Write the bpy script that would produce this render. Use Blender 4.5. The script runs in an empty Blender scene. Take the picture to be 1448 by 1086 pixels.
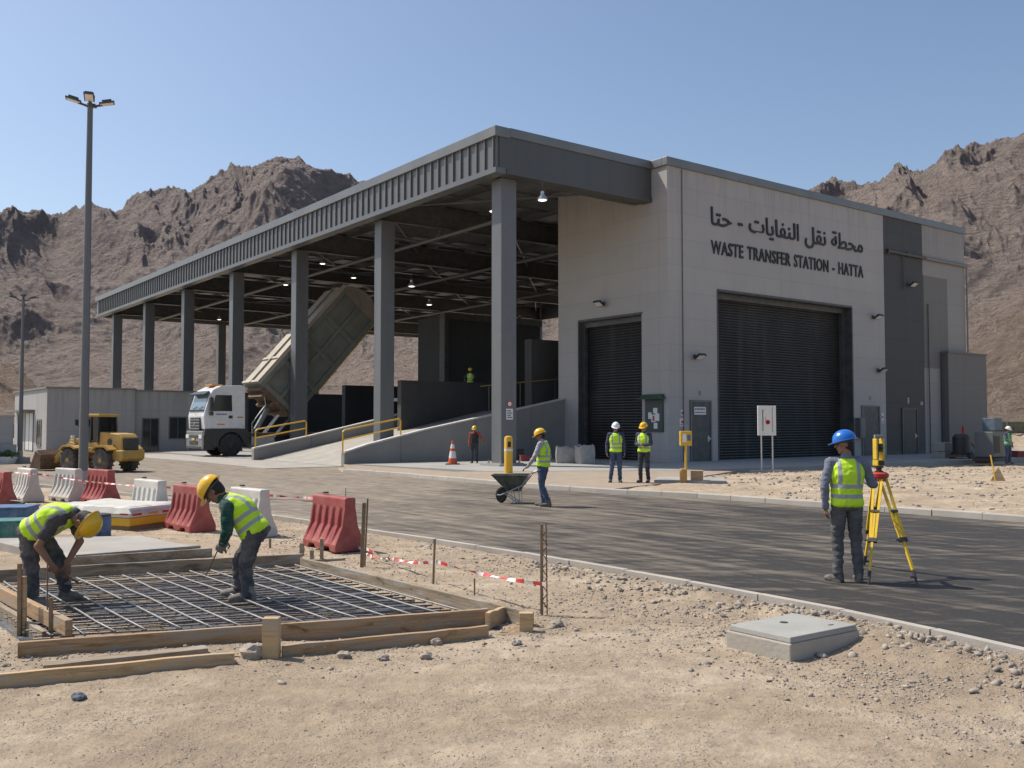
import bpy, math, random
import numpy as np
from mathutils import Vector, Matrix, Euler
random.seed(7)
RNG = np.random.default_rng(7)
R = math.radians
S = bpy.context.scene
COL = S.collection
# ------------------------------------------------------------------ camera model (used to read positions off the photograph)
F, CX, CY, HZ, HC = 1337.0, 724.0, 543.0, 600.0, 1.85
TH = math.atan((HZ - CY) / F)
def ray(px, py):
    a, b = (px - CX) / F, (CY - py) / F
    return Vector((a, math.cos(TH) - b * math.sin(TH), math.sin(TH) + b * math.cos(TH)))
def G(px, py, z=0.0):                       # point at height z seen at a pixel
    d = ray(px, py); t = (z - HC) / d.z
    return Vector((d.x * t, d.y * t, z))
def AT(px, py, Y):                          # point at distance Y seen at a pixel
    d = ray(px, py); t = Y / d.y
    return Vector((d.x * t, Y, HC + d.z * t))
U = Vector((.8, .6, 0)); V = Vector((-.6, .8, 0)); B0 = Vector((7.1, 42.9, 0)); AU = math.atan2(.6, .8)
def UV(u, v, z=0.0): return B0 + U * u + V * v + Vector((0, 0, z))
def plane_v(px, py, v):                     # (u, z) on the plane v = const of the building frame
    d = ray(px, py); o = Vector((0, 0, HC))
    t = (v - (o - B0).dot(V)) / d.dot(V); p = o + d * t
    return (p - B0).dot(U), p.z
def plane_u(px, py, u):
    d = ray(px, py); o = Vector((0, 0, HC))
    t = (u - (o - B0).dot(U)) / d.dot(U); p = o + d * t
    return (p - B0).dot(V), p.z
# ------------------------------------------------------------------ noise (numpy)
_perm = np.concatenate([np.random.default_rng(3).permutation(256)] * 3)
_g3 = np.random.default_rng(4).normal(size=(256, 3)); _g3 /= np.linalg.norm(_g3, axis=1)[:, None]
def perlin(x, y, z=None):
    x = np.asarray(x, float); y = np.asarray(y, float)
    z = np.zeros_like(x) if z is None else np.asarray(z, float)
    xi, yi, zi = np.floor(x).astype(int), np.floor(y).astype(int), np.floor(z).astype(int)
    xf, yf, zf = x - xi, y - yi, z - zi
    f = lambda t: t * t * t * (t * (t * 6 - 15) + 10)
    u, v, w = f(xf), f(yf), f(zf); r = 0
    for dx in (0, 1):
        for dy in (0, 1):
            for dz in (0, 1):
                h = _perm[(_perm[(_perm[(xi + dx) & 255] + yi + dy) & 255] + zi + dz) & 255]
                g = _g3[h]
                d = g[..., 0] * (xf - dx) + g[..., 1] * (yf - dy) + g[..., 2] * (zf - dz)
                r = r + d * (u if dx else 1 - u) * (v if dy else 1 - v) * (w if dz else 1 - w)
    return r * 1.5
def fbm(x, y, o=4, g=.5):
    r, a, s = 0, 1, 1
    for i in range(o):
        r = r + a * perlin(x * s + 17 * i, y * s - 9 * i, np.full(np.shape(x), .37 * i)); a *= g; s *= 2.03
    return r
def ridged(x, y, o=6, g=.5):
    r, a, s, w = 0, 1, 1, 1
    for i in range(o):
        n = (1 - np.abs(perlin(x * s + 31 * i, y * s + 11 * i, np.full(np.shape(x), .61 * i))) * 1.6)
        n = np.clip(n, 0, 1) ** 2 * w; w = np.clip(n * 1.6, 0, 1)
        r = r + a * n; a *= g; s *= 2.07
    return r
# ------------------------------------------------------------------ materials
MATS = {}
def ramp(nt, fac, stops):
    r = nt.nodes.new('ShaderNodeValToRGB'); e = r.color_ramp.elements
    while len(e) < len(stops): e.new(.5)
    for k, (p, c) in enumerate(stops):
        e[k].position = p; e[k].color = (c, c, c, 1) if isinstance(c, (int, float)) else (*c, 1)
    nt.links.new(fac, r.inputs[0]); return r.outputs[0]
def noise(nt, vec, scale, detail=4, rough=.55, dist=0):
    n = nt.nodes.new('ShaderNodeTexNoise'); n.inputs['Scale'].default_value = scale; n.inputs['Detail'].default_value = detail
    n.inputs['Roughness'].default_value = rough; n.inputs['Distortion'].default_value = dist
    nt.links.new(vec, n.inputs['Vector']); return n.outputs[0]
def mixc(nt, fac, a, b, mode='MIX'):
    m = nt.nodes.new('ShaderNodeMix'); m.data_type = 'RGBA'; m.blend_type = mode
    for s, x in ((0, fac), (6, a), (7, b)):
        if isinstance(x, (int, float)): m.inputs[s].default_value = x
        elif isinstance(x, tuple): m.inputs[s].default_value = (*x, 1)
        else: nt.links.new(x, m.inputs[s])
    return m.outputs[2]
def mth(nt, op, a, b=None, c=None, clamp=False):
    m = nt.nodes.new('ShaderNodeMath'); m.operation = op; m.use_clamp = clamp
    for k, x in enumerate((a, b, c)):
        if x is None: continue
        if isinstance(x, (int, float)): m.inputs[k].default_value = x
        else: nt.links.new(x, m.inputs[k])
    return m.outputs[0]
def mapping(nt, vec, rot=(0, 0, 0), scale=(1, 1, 1)):
    m = nt.nodes.new('ShaderNodeMapping'); m.inputs['Rotation'].default_value = rot; m.inputs['Scale'].default_value = scale
    nt.links.new(vec, m.inputs[0]); return m.outputs[0]
def newmat(name):
    m = bpy.data.materials.new(name); m.use_nodes = True; nt = m.node_tree; b = nt.nodes['Principled BSDF']; return m, nt, b
def bump(nt, b, h, strength, dist=.02):
    n = nt.nodes.new('ShaderNodeBump'); n.inputs['Strength'].default_value = strength; n.inputs['Distance'].default_value = dist
    nt.links.new(h, n.inputs['Height']); nt.links.new(n.outputs[0], b.inputs['Normal'])
def pm(name, col, rough=.7, metal=0, var=.18, scale=4, bmp=.15, bscale=60, dust=0, dcol=(.34, .28, .21), streak=False, coat=0, spec=None, world=False):
    if name in MATS: return MATS[name]
    m, nt, b = newmat(name)
    tc = nt.nodes.new('ShaderNodeTexCoord'); v = tc.outputs['Object']
    if world:
        g = nt.nodes.new('ShaderNodeNewGeometry'); v = g.outputs['Position']
    n1 = noise(nt, v, scale, 6, .62)
    c = ramp(nt, n1, [(.3, tuple(x * (1 - var) for x in col)), (.7, tuple(min(1, x * (1 + var)) for x in col))])
    if streak:
        n3 = noise(nt, mapping(nt, v, scale=(3, 3, .22)), scale * .9, 5, .6)
        c = mixc(nt, mth(nt, 'MULTIPLY', ramp(nt, n3, [(.5, 0), (.72, 1)]), .4), c, tuple(x * .6 for x in col))
    if dust:
        n2 = noise(nt, v, scale * .7 + 1.3, 7, .7)
        f = mth(nt, 'MULTIPLY', ramp(nt, n2, [(.38, 0), (.68, 1)]), dust)
        c = mixc(nt, f, c, dcol)
    nt.links.new(c, b.inputs['Base Color'])
    rr = mth(nt, 'MULTIPLY_ADD', n1, .25, rough - .12, clamp=True); nt.links.new(rr, b.inputs['Roughness'])
    b.inputs['Metallic'].default_value = metal
    if coat: b.inputs['Coat Weight'].default_value = coat; b.inputs['Coat Roughness'].default_value = .2
    if spec is not None: b.inputs['Specular IOR Level'].default_value = spec
    if bmp: bump(nt, b, noise(nt, v, bscale, 4, .6), bmp, .01)
    MATS[name] = m; return m
# ------------------------------------------------------------------ mesh builder
class MB:
    def __init__(s): s.v, s.f, s.m = [], [], []
    def add(s, vs, fs, mi=0):
        o = len(s.v); s.v += [tuple(x) for x in vs]; s.f += [tuple(i + o for i in f) for f in fs]; s.m += [mi] * len(fs); return s
    def box(s, c, d, rz=0, rot=None, mi=0):
        M = rot if rot is not None else Matrix.Rotation(rz, 3, 'Z'); c = Vector(c)
        vs = [c + M @ Vector((x * d[0] / 2, y * d[1] / 2, z * d[2] / 2)) for x in (-1, 1) for y in (-1, 1) for z in (-1, 1)]
        return s.add(vs, [(0, 1, 3, 2), (4, 6, 7, 5), (0, 4, 5, 1), (2, 3, 7, 6), (0, 2, 6, 4), (1, 5, 7, 3)], mi)
    def bb(s, x0, x1, y0, y1, z0, z1, mi=0): return s.box(((x0 + x1) / 2, (y0 + y1) / 2, (z0 + z1) / 2), (abs(x1 - x0), abs(y1 - y0), abs(z1 - z0)), mi=mi)
    def beam(s, p0, p1, w, h, up=(0, 0, 1), mi=0):
        p0, p1 = Vector(p0), Vector(p1); x = (p1 - p0); L = x.length; x.normalize(); up = Vector(up)
        y = up.cross(x)
        if y.length < 1e-4: y = Vector((1, 0, 0)).cross(x)
        y.normalize(); z = x.cross(y); M = Matrix((x, y, z)).transposed()
        return s.box((p0 + p1) / 2, (L, w, h), rot=M, mi=mi)
    def tube(s, pts, r, n=10, mi=0, caps=True):
        pts = [Vector(p) for p in pts]; k = len(pts); rs = r if isinstance(r, (list, tuple)) else [r] * k
        o = len(s.v); pr = None
        for i, p in enumerate(pts):
            t = (pts[min(i + 1, k - 1)] - pts[max(i - 1, 0)]).normalized()
            if pr is None: a = t.orthogonal().normalized()
            else: a = (pr - t * pr.dot(t)).normalized()
            pr = a; b = t.cross(a)
            for j in range(n):
                q = 2 * math.pi * j / n; s.v.append(tuple(p + (a * math.cos(q) + b * math.sin(q)) * rs[i]))
        for i in range(k - 1):
            for j in range(n):
                s.f.append((o + i * n + j, o + i * n + (j + 1) % n, o + (i + 1) * n + (j + 1) % n, o + (i + 1) * n + j)); s.m.append(mi)
        if caps:
            s.f.append(tuple(o + j for j in reversed(range(n)))); s.m.append(mi)
            s.f.append(tuple(o + (k - 1) * n + j for j in range(n))); s.m.append(mi)
        return s
    def lathe(s, prof, n=24, c=(0, 0, 0), rot=None, mi=0, sx=1, sy=1):
        M = rot if rot is not None else Matrix.Identity(3); c = Vector(c); o = len(s.v); k = len(prof)
        for (r, z) in prof:
            for j in range(n):
                q = 2 * math.pi * j / n; s.v.append(tuple(c + M @ Vector((r * math.cos(q) * sx, r * math.sin(q) * sy, z))))
        for i in range(k - 1):
            for j in range(n):
                s.f.append((o + i * n + j, o + i * n + (j + 1) % n, o + (i + 1) * n + (j + 1) % n, o + (i + 1) * n + j)); s.m.append(mi)
        if prof[0][0] > 1e-5: s.f.append(tuple(o + j for j in reversed(range(n)))); s.m.append(mi)
        if prof[-1][0] > 1e-5: s.f.append(tuple(o + (k - 1) * n + j for j in range(n))); s.m.append(mi)
        return s
    def ell(s, c, rad, rot=None, nu=16, nv=10, mi=0):
        pr = [(math.sin(math.pi * i / nv) if 0 < i < nv else 1e-4, -math.cos(math.pi * i / nv)) for i in range(nv + 1)]
        M = (rot if rot is not None else Matrix.Identity(3)) @ Matrix.Diagonal(Vector(rad)); return s.lathe(pr, nu, c, M, mi)
    def cap(s, p0, r0, p1, r1, n=14):           # tapered capsule
        p0, p1 = Vector(p0), Vector(p1); s.ell(p0, (r0,) * 3, nu=n, nv=8); s.ell(p1, (r1,) * 3, nu=n, nv=8)
        if (p1 - p0).length > 1e-4: s.tube([p0, p1], [r0, r1], n)
        return s
    def prism(s, poly, a, b, ax='y', mi=0):     # polygon in the two other axes, extruded from a to b
        n = len(poly)
        def P(p, t): return {'y': (p[0], t, p[1]), 'x': (t, p[0], p[1]), 'z': (p[0], p[1], t)}[ax]
        return s.add([P(p, a) for p in poly] + [P(p, b) for p in poly],
                     [tuple(range(n)), tuple(reversed(range(n, 2 * n)))] + [(i, i + n, (i + 1) % n + n, (i + 1) % n) for i in range(n)], mi)
    def hexa(s, p, mi=0):                        # eight corners: bottom quad then top quad
        return s.add(p, [(3, 2, 1, 0), (4, 5, 6, 7), (0, 1, 5, 4), (1, 2, 6, 5), (2, 3, 7, 6), (3, 0, 4, 7)], mi)
    def build(s, name, mat, parent=None, bevel=0, smooth=False, loc=None, rz=0, fix=True, segs=2):
        me = bpy.data.meshes.new(name); me.from_pydata(s.v, [], s.f)
        mats = mat if isinstance(mat, (list, tuple)) else [mat]
        for m in mats: me.materials.append(m)
        if len(mats) > 1: me.polygons.foreach_set('material_index', s.m)
        if fix:
            import bmesh
            bm = bmesh.new(); bm.from_mesh(me); bmesh.ops.recalc_face_normals(bm, faces=bm.faces); bm.to_mesh(me); bm.free()
        if smooth: me.shade_smooth()
        if smooth == 'auto': me.set_sharp_from_angle(angle=R(38))
        me.update()
        o = bpy.data.objects.new(name, me); COL.objects.link(o)
        if parent is not None: o.parent = parent
        if loc is not None: o.location = loc
        o.rotation_euler.z = rz
        if bevel:
            b = o.modifiers.new('bevel', 'BEVEL'); b.width = bevel; b.segments = segs; b.limit_method = 'ANGLE'; b.angle_limit = R(35); b.harden_normals = False
        return o
def tag(o, label=None, cat=None, group=None, kind=None):
    if label: o['label'] = label
    if cat: o['category'] = cat
    if group: o['group'] = group
    if kind: o['kind'] = kind
    return o
def empty(name, loc, rz, label, cat, group=None):
    o = bpy.data.objects.new(name, None); COL.objects.link(o); o.location = loc; o.rotation_euler = (0, 0, rz); o.empty_display_size = .3
    return tag(o, label, cat, group)
def copy_tree(o, loc=None, rz=None, label=None, parent=None):
    kids = [c for c in bpy.data.objects if c.parent == o]
    c = o.copy(); COL.objects.link(c)
    if parent is not None: c.parent = parent
    if loc is not None: c.location = loc
    if rz is not None: c.rotation_euler = (0, 0, rz)
    if label: c['label'] = label
    for k in kids: copy_tree(k, parent=c)
    return c
def npmesh(name, v, f, mat, smooth=True):
    me = bpy.data.meshes.new(name); v = np.asarray(v, np.float32); f = np.asarray(f, np.int32); k = f.shape[1]
    me.vertices.add(len(v)); me.vertices.foreach_set('co', v.ravel()); me.loops.add(f.size); me.loops.foreach_set('vertex_index', f.ravel())
    me.polygons.add(len(f)); me.polygons.foreach_set('loop_start', np.arange(0, f.size, k, dtype=np.int32)); me.materials.append(mat)
    me.update(calc_edges=True); me.validate()
    if smooth: me.shade_smooth()
    o = bpy.data.objects.new(name, me); COL.objects.link(o); return o
def grid_faces(nr, nc):
    i = np.arange(nr - 1)[:, None] * nc + np.arange(nc - 1)[None, :]
    i = i.ravel(); return np.stack([i, i + 1, i + nc + 1, i + nc], 1)
def inpoly(x, y, poly):
    r = np.zeros(np.shape(x), bool); n = len(poly)
    for i in range(n):
        x0, y0 = poly[i][:2]; x1, y1 = poly[(i + 1) % n][:2]
        c = (y0 > y) != (y1 > y)
        with np.errstate(divide='ignore', invalid='ignore'): t = (x1 - x0) * (y - y0) / (y1 - y0 + 1e-12) + x0
        r ^= c & (x < t)
    return r
def segdist(x, y, pts):
    d = np.full(np.shape(x), 1e9)
    for (a, b) in zip(pts[:-1], pts[1:]):
        ax, ay, bx, by = a[0], a[1], b[0], b[1]; L = (bx - ax) ** 2 + (by - ay) ** 2
        t = np.clip(((x - ax) * (bx - ax) + (y - ay) * (by - ay)) / L, 0, 1)
        d = np.minimum(d, np.hypot(x - ax - t * (bx - ax), y - ay - t * (by - ay)))
    return d
# ================================================================== camera, light, sky
cd = bpy.data.cameras.new('camera'); cam = bpy.data.objects.new('camera', cd); COL.objects.link(cam); S.camera = cam
cam.location = (0, 0, HC); cam.rotation_euler = (R(90) + TH, 0, 0); cd.sensor_width = 36; cd.lens = F * 36 / 1448; cd.clip_end = 6000; cd.clip_start = .1
SUNV = Vector((-.667, .256, 1)).normalized()          # towards the sun
el = math.asin(SUNV.z)
sd = bpy.data.lights.new('sun', 'SUN'); sd.energy = 5.0; sd.angle = R(.53); sd.color = (1, .94, .83)
so = bpy.data.objects.new('sun', sd); COL.objects.link(so); so.rotation_euler = SUNV.to_track_quat('Z', 'Y').to_euler(); so.location = (0, 0, 60)
w = bpy.data.worlds.new('World'); S.world = w; w.use_nodes = True; nt = w.node_tree; bg = nt.nodes['Background']
sk = nt.nodes.new('ShaderNodeTexSky'); sk.sky_type = 'NISHITA'; sk.sun_disc = False; sk.sun_elevation = el
sk.sun_rotation = math.atan2(SUNV.x, SUNV.y); sk.altitude = 300; sk.air_density = 1.0; sk.dust_density = 1.9; sk.ozone_density = 1.3
hs = nt.nodes.new('ShaderNodeHueSaturation'); hs.inputs['Saturation'].default_value = 1.0
nt.links.new(sk.outputs[0], hs.inputs['Color']); nt.links.new(hs.outputs[0], bg.inputs[0]); bg.inputs[1].default_value = SKY = .142
S.view_settings.view_transform = 'Standard'; S.view_settings.look = 'None'; S.view_settings.exposure = 0; S.view_settings.gamma = 1
S.cycles.max_bounces = 6; S.cycles.diffuse_bounces = 3; S.cycles.transparent_max_bounces = 8
# ================================================================== layout curves
KN = [G(*p, 0) for p in ((-260, 668), (-60, 681), (90, 692), (220, 706), (310, 718), (400, 736), (508, 753), (654, 775), (760, 792), (860, 810), (1000, 835), (1136, 861), (1276, 889), (1448, 932))]
KN += [KN[-1] + Vector((.9, -1.1, 0)), KN[-1] + Vector((2.5, -3.4, 0)), KN[-1] + Vector((4.5, -7.5, 0))]
KF = [G(*p, 0) for p in ((484, 668), (560, 673), (645, 681), (775, 692), (860, 698), (1000, 705), (1166, 718), (1300, 728), (1448, 739))]
KF += [KF[-1] + Vector((2.6, -3.4, 0)), KF[-1] + Vector((7, -10, 0))]
YARD = [(-60, 84), (-30, 95)]
ROAD = [(p.x, p.y) for p in KN] + [(p.x, p.y) for p in reversed(KF)] + [(-7.6, 41), (-3.5, 60), (-60, 110), (-70, 60)]
PIT = [G(-60, 838, .02), G(425, 808, .02), G(722, 893, .02), G(52, 930, .02)]     # back left, back right, front right, front left
def groundz(x, y):
    x = np.asarray(x, float); y = np.asarray(y, float)
    rd = inpoly(x, y, ROAD)
    knd = segdist(x, y, KN); kfd = segdist(x, y, KF)
    u = (x - B0.x) * .8 + (y - B0.y) * .6; v = -(x - B0.x) * .6 + (y - B0.y) * .8
    far = (kfd < knd)
    big = fbm(x * .35, y * .35, 3) * .03
    fine = fbm(x * 5.1, y * 5.1, 4, .65) * .009
    near = .045 + big + fine + (.05 + .07 * np.clip(x / 3, 0, 1)) * np.exp(-((knd - .75) / .5) ** 2) * (.55 + .9 * fbm(x * 1.3, y * 1.3, 4)) * (~far)
    fz = .10 + fbm(x * .5, y * .5, 4) * .07 + fine * 1.5 - np.clip((u - 2) / 60, 0, .35)
    pad = np.clip((v + 8.5) / 1.5, 0, 1) * np.clip((10 - v) / 3, 0, 1)
    fz = fz * (1 - pad) + (-.03 - np.clip((u - 2) / 90, 0, .3)) * pad
    z = np.where(far, fz, near)
    z = np.where((y > 45) & far, z * .3 - .05, z)
    edge = np.minimum(knd, kfd)
    z = np.where(edge < .3, np.minimum(z, .05), z); z = np.where(edge < .165 + .004 * np.abs(y) * (y > 16), -.05, z)
    z = np.where(rd, -.05, z)
    ip = inpoly(x, y, [(p.x, p.y) for p in PIT])
    z = np.where(ip, .0 + fine, z)
    z = np.where(y > 60, -.08, z)
    return z
def gz(p): return float(groundz(np.array([p[0]]), np.array([p[1]]))[0])
# ---- sand material
def sand_mat(name, far=False):
    m, nt, b = newmat(name); g = nt.nodes.new('ShaderNodeNewGeometry'); P = g.outputs['Position']
    n1 = noise(nt, mapping(nt, P, rot=(0, 0, R(12)), scale=(.55, 1.3, 1)), .6, 8, .66, .8); n2 = noise(nt, P, 3.5, 9, .75); n3 = noise(nt, P, 45, 6, .75)
    c = ramp(nt, n1, [(.3, (.33, .25, .175)), (.48, (.44, .345, .245)), (.62, (.54, .44, .33))])
    c = mixc(nt, ramp(nt, n2, [(.38, .75), (.6, 0)]), c, (.30, .235, .175))
    c = mixc(nt, ramp(nt, n3, [(.56, 0), (.7, .55)]), c, (.66, .57, .46))
    c = mixc(nt, ramp(nt, n3, [(.28, .6), (.4, 0)]), c, (.19, .155, .125))
    vo = nt.nodes.new('ShaderNodeTexVoronoi'); vo.inputs['Scale'].default_value = 42; nt.links.new(P, vo.inputs['Vector'])
    gm = ramp(nt, noise(nt, P, 1.1, 5, .7), [(.45, 0), (.6, 1)])
    sp = nt.nodes.new('ShaderNodeSeparateColor'); nt.links.new(vo.outputs['Color'], sp.inputs[0])
    peb = mth(nt, 'MULTIPLY', ramp(nt, vo.outputs['Distance'], [(.32, 1), (.42, 0)]), gm)
    peb = mth(nt, 'MULTIPLY', peb, ramp(nt, sp.outputs[1], [(.5, 0), (.52, 1)]))
    c = mixc(nt, mth(nt, 'MULTIPLY', peb, .75), c, ramp(nt, sp.outputs[0], [(0, (.2, .17, .14)), (.5, (.4, .34, .28)), (1, (.6, .54, .46))]))
    nt.links.new(c, b.inputs['Base Color']); b.inputs['Roughness'].default_value = .95; b.inputs['Specular IOR Level'].default_value = .15
    h = mth(nt, 'ADD', mth(nt, 'MULTIPLY', n3, 1.1), mth(nt, 'MULTIPLY', n2, .6)); h = mth(nt, 'ADD', h, mth(nt, 'MULTIPLY', peb, .9))
    bump(nt, b, h, .9, .018); return m
SAND = sand_mat('sand')
def frange(a, b, n): return np.linspace(a, b, n)
ys = np.concatenate([np.geomspace(2.6, 16, 620), np.geomspace(16.1, 60, 260), np.geomspace(60.5, 420, 60)])
ks = np.linspace(-.78, .78, 900)
Yg = np.repeat(ys[:, None], len(ks), 1); Xg = ys[:, None] * ks[None, :]
Zg = groundz(Xg, Yg)
gr = npmesh('ground', np.stack([Xg, Yg, Zg], -1).reshape(-1, 3), grid_faces(len(ys), len(ks)), SAND)
tag(gr, kind='structure')
pl = MB().add([(-3000, -400, -.3), (3000, -400, -.3), (3000, 4000, -.3), (-3000, 4000, -.3)], [(0, 1, 2, 3)])
tag(pl.build('terrain', SAND), kind='structure')
# ---- road
m, nt, b = newmat('asphalt'); g = nt.nodes.new('ShaderNodeNewGeometry'); P = g.outputs['Position']
sx = nt.nodes.new('ShaderNodeSeparateXYZ'); nt.links.new(P, sx.inputs[0])
dusty = mth(nt, 'MULTIPLY_ADD', sx.outputs[0], -.065, .42); dusty = mth(nt, 'ADD', dusty, mth(nt, 'MULTIPLY', mth(nt, 'SUBTRACT', sx.outputs[1], 14.0), .016), clamp=True)
uu = mth(nt, 'ADD', mth(nt, 'MULTIPLY', mth(nt, 'SUBTRACT', sx.outputs[0], 7.1), .8), mth(nt, 'MULTIPLY', mth(nt, 'SUBTRACT', sx.outputs[1], 42.9), .6))
vv = mth(nt, 'ADD', mth(nt, 'MULTIPLY', mth(nt, 'SUBTRACT', sx.outputs[0], 7.1), -.6), mth(nt, 'MULTIPLY', mth(nt, 'SUBTRACT', sx.outputs[1], 42.9), .8))
cv = nt.nodes.new('ShaderNodeCombineXYZ'); nt.links.new(mth(nt, 'MULTIPLY', uu, 3.4), cv.inputs[0]); nt.links.new(mth(nt, 'MULTIPLY', vv, .30), cv.inputs[1])
st = noise(nt, cv.outputs[0], 1.3, 9, .7, .35)
st2 = noise(nt, mapping(nt, P, rot=(0, 0, R(6)), scale=(.5, 3.2, 1)), 1.5, 9, .74, .5)
fine = noise(nt, P, 120, 3, .7); sw = noise(nt, P, .22, 5, .6, 1.5)
thr = mth(nt, 'MULTIPLY_ADD', dusty, .46, mth(nt, 'MULTIPLY_ADD', mth(nt, 'ADD', st, st2), 1.0, -1.03))
thr = mth(nt, 'ADD', thr, mth(nt, 'MULTIPLY', mth(nt, 'SUBTRACT', sw, .5), .4))
wob = mth(nt, 'MULTIPLY', mth(nt, 'SUBTRACT', noise(nt, mapping(nt, P, scale=(.12, .12, 1)), 1, 2), .5), 1.6)
uw = mth(nt, 'ADD', uu, wob)
for k_, (u0_, w0_, a0_) in enumerate(((-21.6, .22, .12), (-19.8, .22, .12), (-18.1, .2, .09), (-16.3, .2, .09), (-23.7, .55, .22), (-13.6, .8, .20))):
    g_ = mth(nt, 'DIVIDE', mth(nt, 'ABSOLUTE', mth(nt, 'SUBTRACT', uw if k_ < 4 else uu, u0_)), w0_)
    thr = mth(nt, 'ADD', thr, mth(nt, 'MULTIPLY', mth(nt, 'SUBTRACT', 1.0, g_, clamp=True), a0_))
df = ramp(nt, thr, [(.0, .0), (.14, .28), (.3, .6), (.5, .95)])
base = ramp(nt, fine, [(.3, (.025, .023, .022)), (.6, (.046, .042, .038)), (.75, (.105, .095, .085))])
base = mixc(nt, ramp(nt, sw, [(.4, 0), (.7, .5)]), base, (.022, .021, .020))
dc = ramp(nt, noise(nt, P, 2.2, 6, .7), [(.3, (.19, .155, .12)), (.7, (.36, .30, .235))])
c = mixc(nt, df, base, dc); sp2 = noise(nt, P, 26, 5, .8); c = mixc(nt, ramp(nt, sp2, [(.56, 0), (.68, .35)]), c, (.26, .22, .18)); c = mixc(nt, ramp(nt, sp2, [(.32, .35), (.44, 0)]), c, (.015, .014, .014)); nt.links.new(c, b.inputs['Base Color'])
nt.links.new(mth(nt, 'MULTIPLY_ADD', df, .25, .68), b.inputs['Roughness']); b.inputs['Specular IOR Level'].default_value = .3
bump(nt, b, fine, .5, .006); ASPH = m
r = MB(); r.add([(x, y, .0) for x, y in ROAD], [tuple(range(len(ROAD)))])
tag(r.build('road', ASPH), kind='structure')
# ---- kerbs
KERB = pm('kerb_concrete', (.40, .37, .33), .9, var=.16, scale=1.3, bmp=.4, bscale=50, dust=.6, dcol=(.42, .36, .29), world=True)
def kerb(name, pts, wd, h, side):
    pts = [Vector((p.x, p.y, 0)) for p in pts]; out = []
    L = 0; segs = []
    for a, b2 in zip(pts[:-1], pts[1:]): segs.append((a, b2, L, (b2 - a).length)); L += (b2 - a).length
    def at(t):
        for a, b2, l, d in segs:
            if t <= l + d: return a + (b2 - a) * ((t - l) / d)
        return pts[-1]
    def nrm(t):
        d = (at(min(t + .6, L)) - at(max(t - .6, 0))).normalized(); return Vector((-d.y, d.x, 0)) * side
    mb = MB(); t = 0; k = 0
    while t < L - .01:
        t2 = min(t + 1.0, L); a, b2 = at(t + .006), at(t2 - .006); na, nb = nrm(t), nrm(t2); hh = h + random.uniform(-.006, .006)
        j = random.uniform(-.008, .008)
        sec = [(0 + j, -.1), (.018 + j, hh - .02), (.035 + j, hh), (wd + j, hh), (wd + j, -.1)]
        vs = [p + n * s_ + Vector((0, 0, z)) for p, n in ((a, na), (b2, nb)) for s_, z in sec]; n = 5
        mb.add(vs, [tuple(range(n)), tuple(reversed(range(n, 2 * n)))] + [(i, (i + 1) % n, (i + 1) % n + n, i + n) for i in range(n)])
        t = t2
    return tag(mb.build(name, KERB), kind='structure')
kerb('near_kerb', KN[:-1], .13, .095, -1)
kerb('far_kerb', KF[:-1], .17, .13, 1)
# ---- pavement, concrete pad, ramp apron
PAVE = pm('paving', (.30, .235, .18), .9, var=.14, scale=1.1, bmp=.4, bscale=30, dust=.5, dcol=(.42, .34, .26), world=True)
CONC = pm('concrete', (.34, .325, .30), .85, var=.14, scale=.9, bmp=.3, bscale=35, dust=.35, dcol=(.36, .32, .27), world=True, streak=True)
CONL = pm('light_concrete', (.35, .33, .30), .85, var=.2, scale=1.2, bmp=.3, bscale=40, dust=.55, dcol=(.33, .28, .22), world=True)
CONP = pm('pad_concrete', (.32, .315, .30), .85, var=.14, scale=.6, bmp=.25, bscale=30, dust=.5, dcol=(.34, .31, .27), world=True)
def sheet(name, pts, z, mat, th=.12):
    mb = MB(); mb.prism([(p[0], p[1]) for p in pts], z - th, z, 'z'); return tag(mb.build(name, mat), kind='structure')
kfo = [p + Vector((.12, .16, 0)) for p in KF[:7]]
sheet('pavement', [(p.x, p.y) for p in kfo[:5]] + [(G(930, 690, 0).x, G(930, 690, 0).y), UV(-3.2, -6.6)[:2], UV(-12.2, -1)[:2], UV(-12.6, 7.2)[:2]], .118, PAVE)
sheet('concrete_pad', [UV(-12.3, 7.2)[:2], UV(-11.2, -1.6)[:2], UV(-5, -5.6)[:2], UV(10, -6.4)[:2], UV(34, -7.5)[:2], UV(34, 7.8)[:2]], .128, CONP, .5)
sheet('ramp_apron', [UV(-12.4, 7.4)[:2], UV(-12.4, 16.6)[:2], UV(-13.4, 30)[:2], UV(-16.5, 30)[:2], UV(-15.8, 16)[:2], UV(-16.0, 7.6)[:2]], .02, CONL, .1)
sheet('canopy_floor', [UV(-12.4, 16.9)[:2], UV(-12.4, 66)[:2], UV(30, 66)[:2], UV(30, 16.9)[:2]], .03, CONP, .1)
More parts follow.
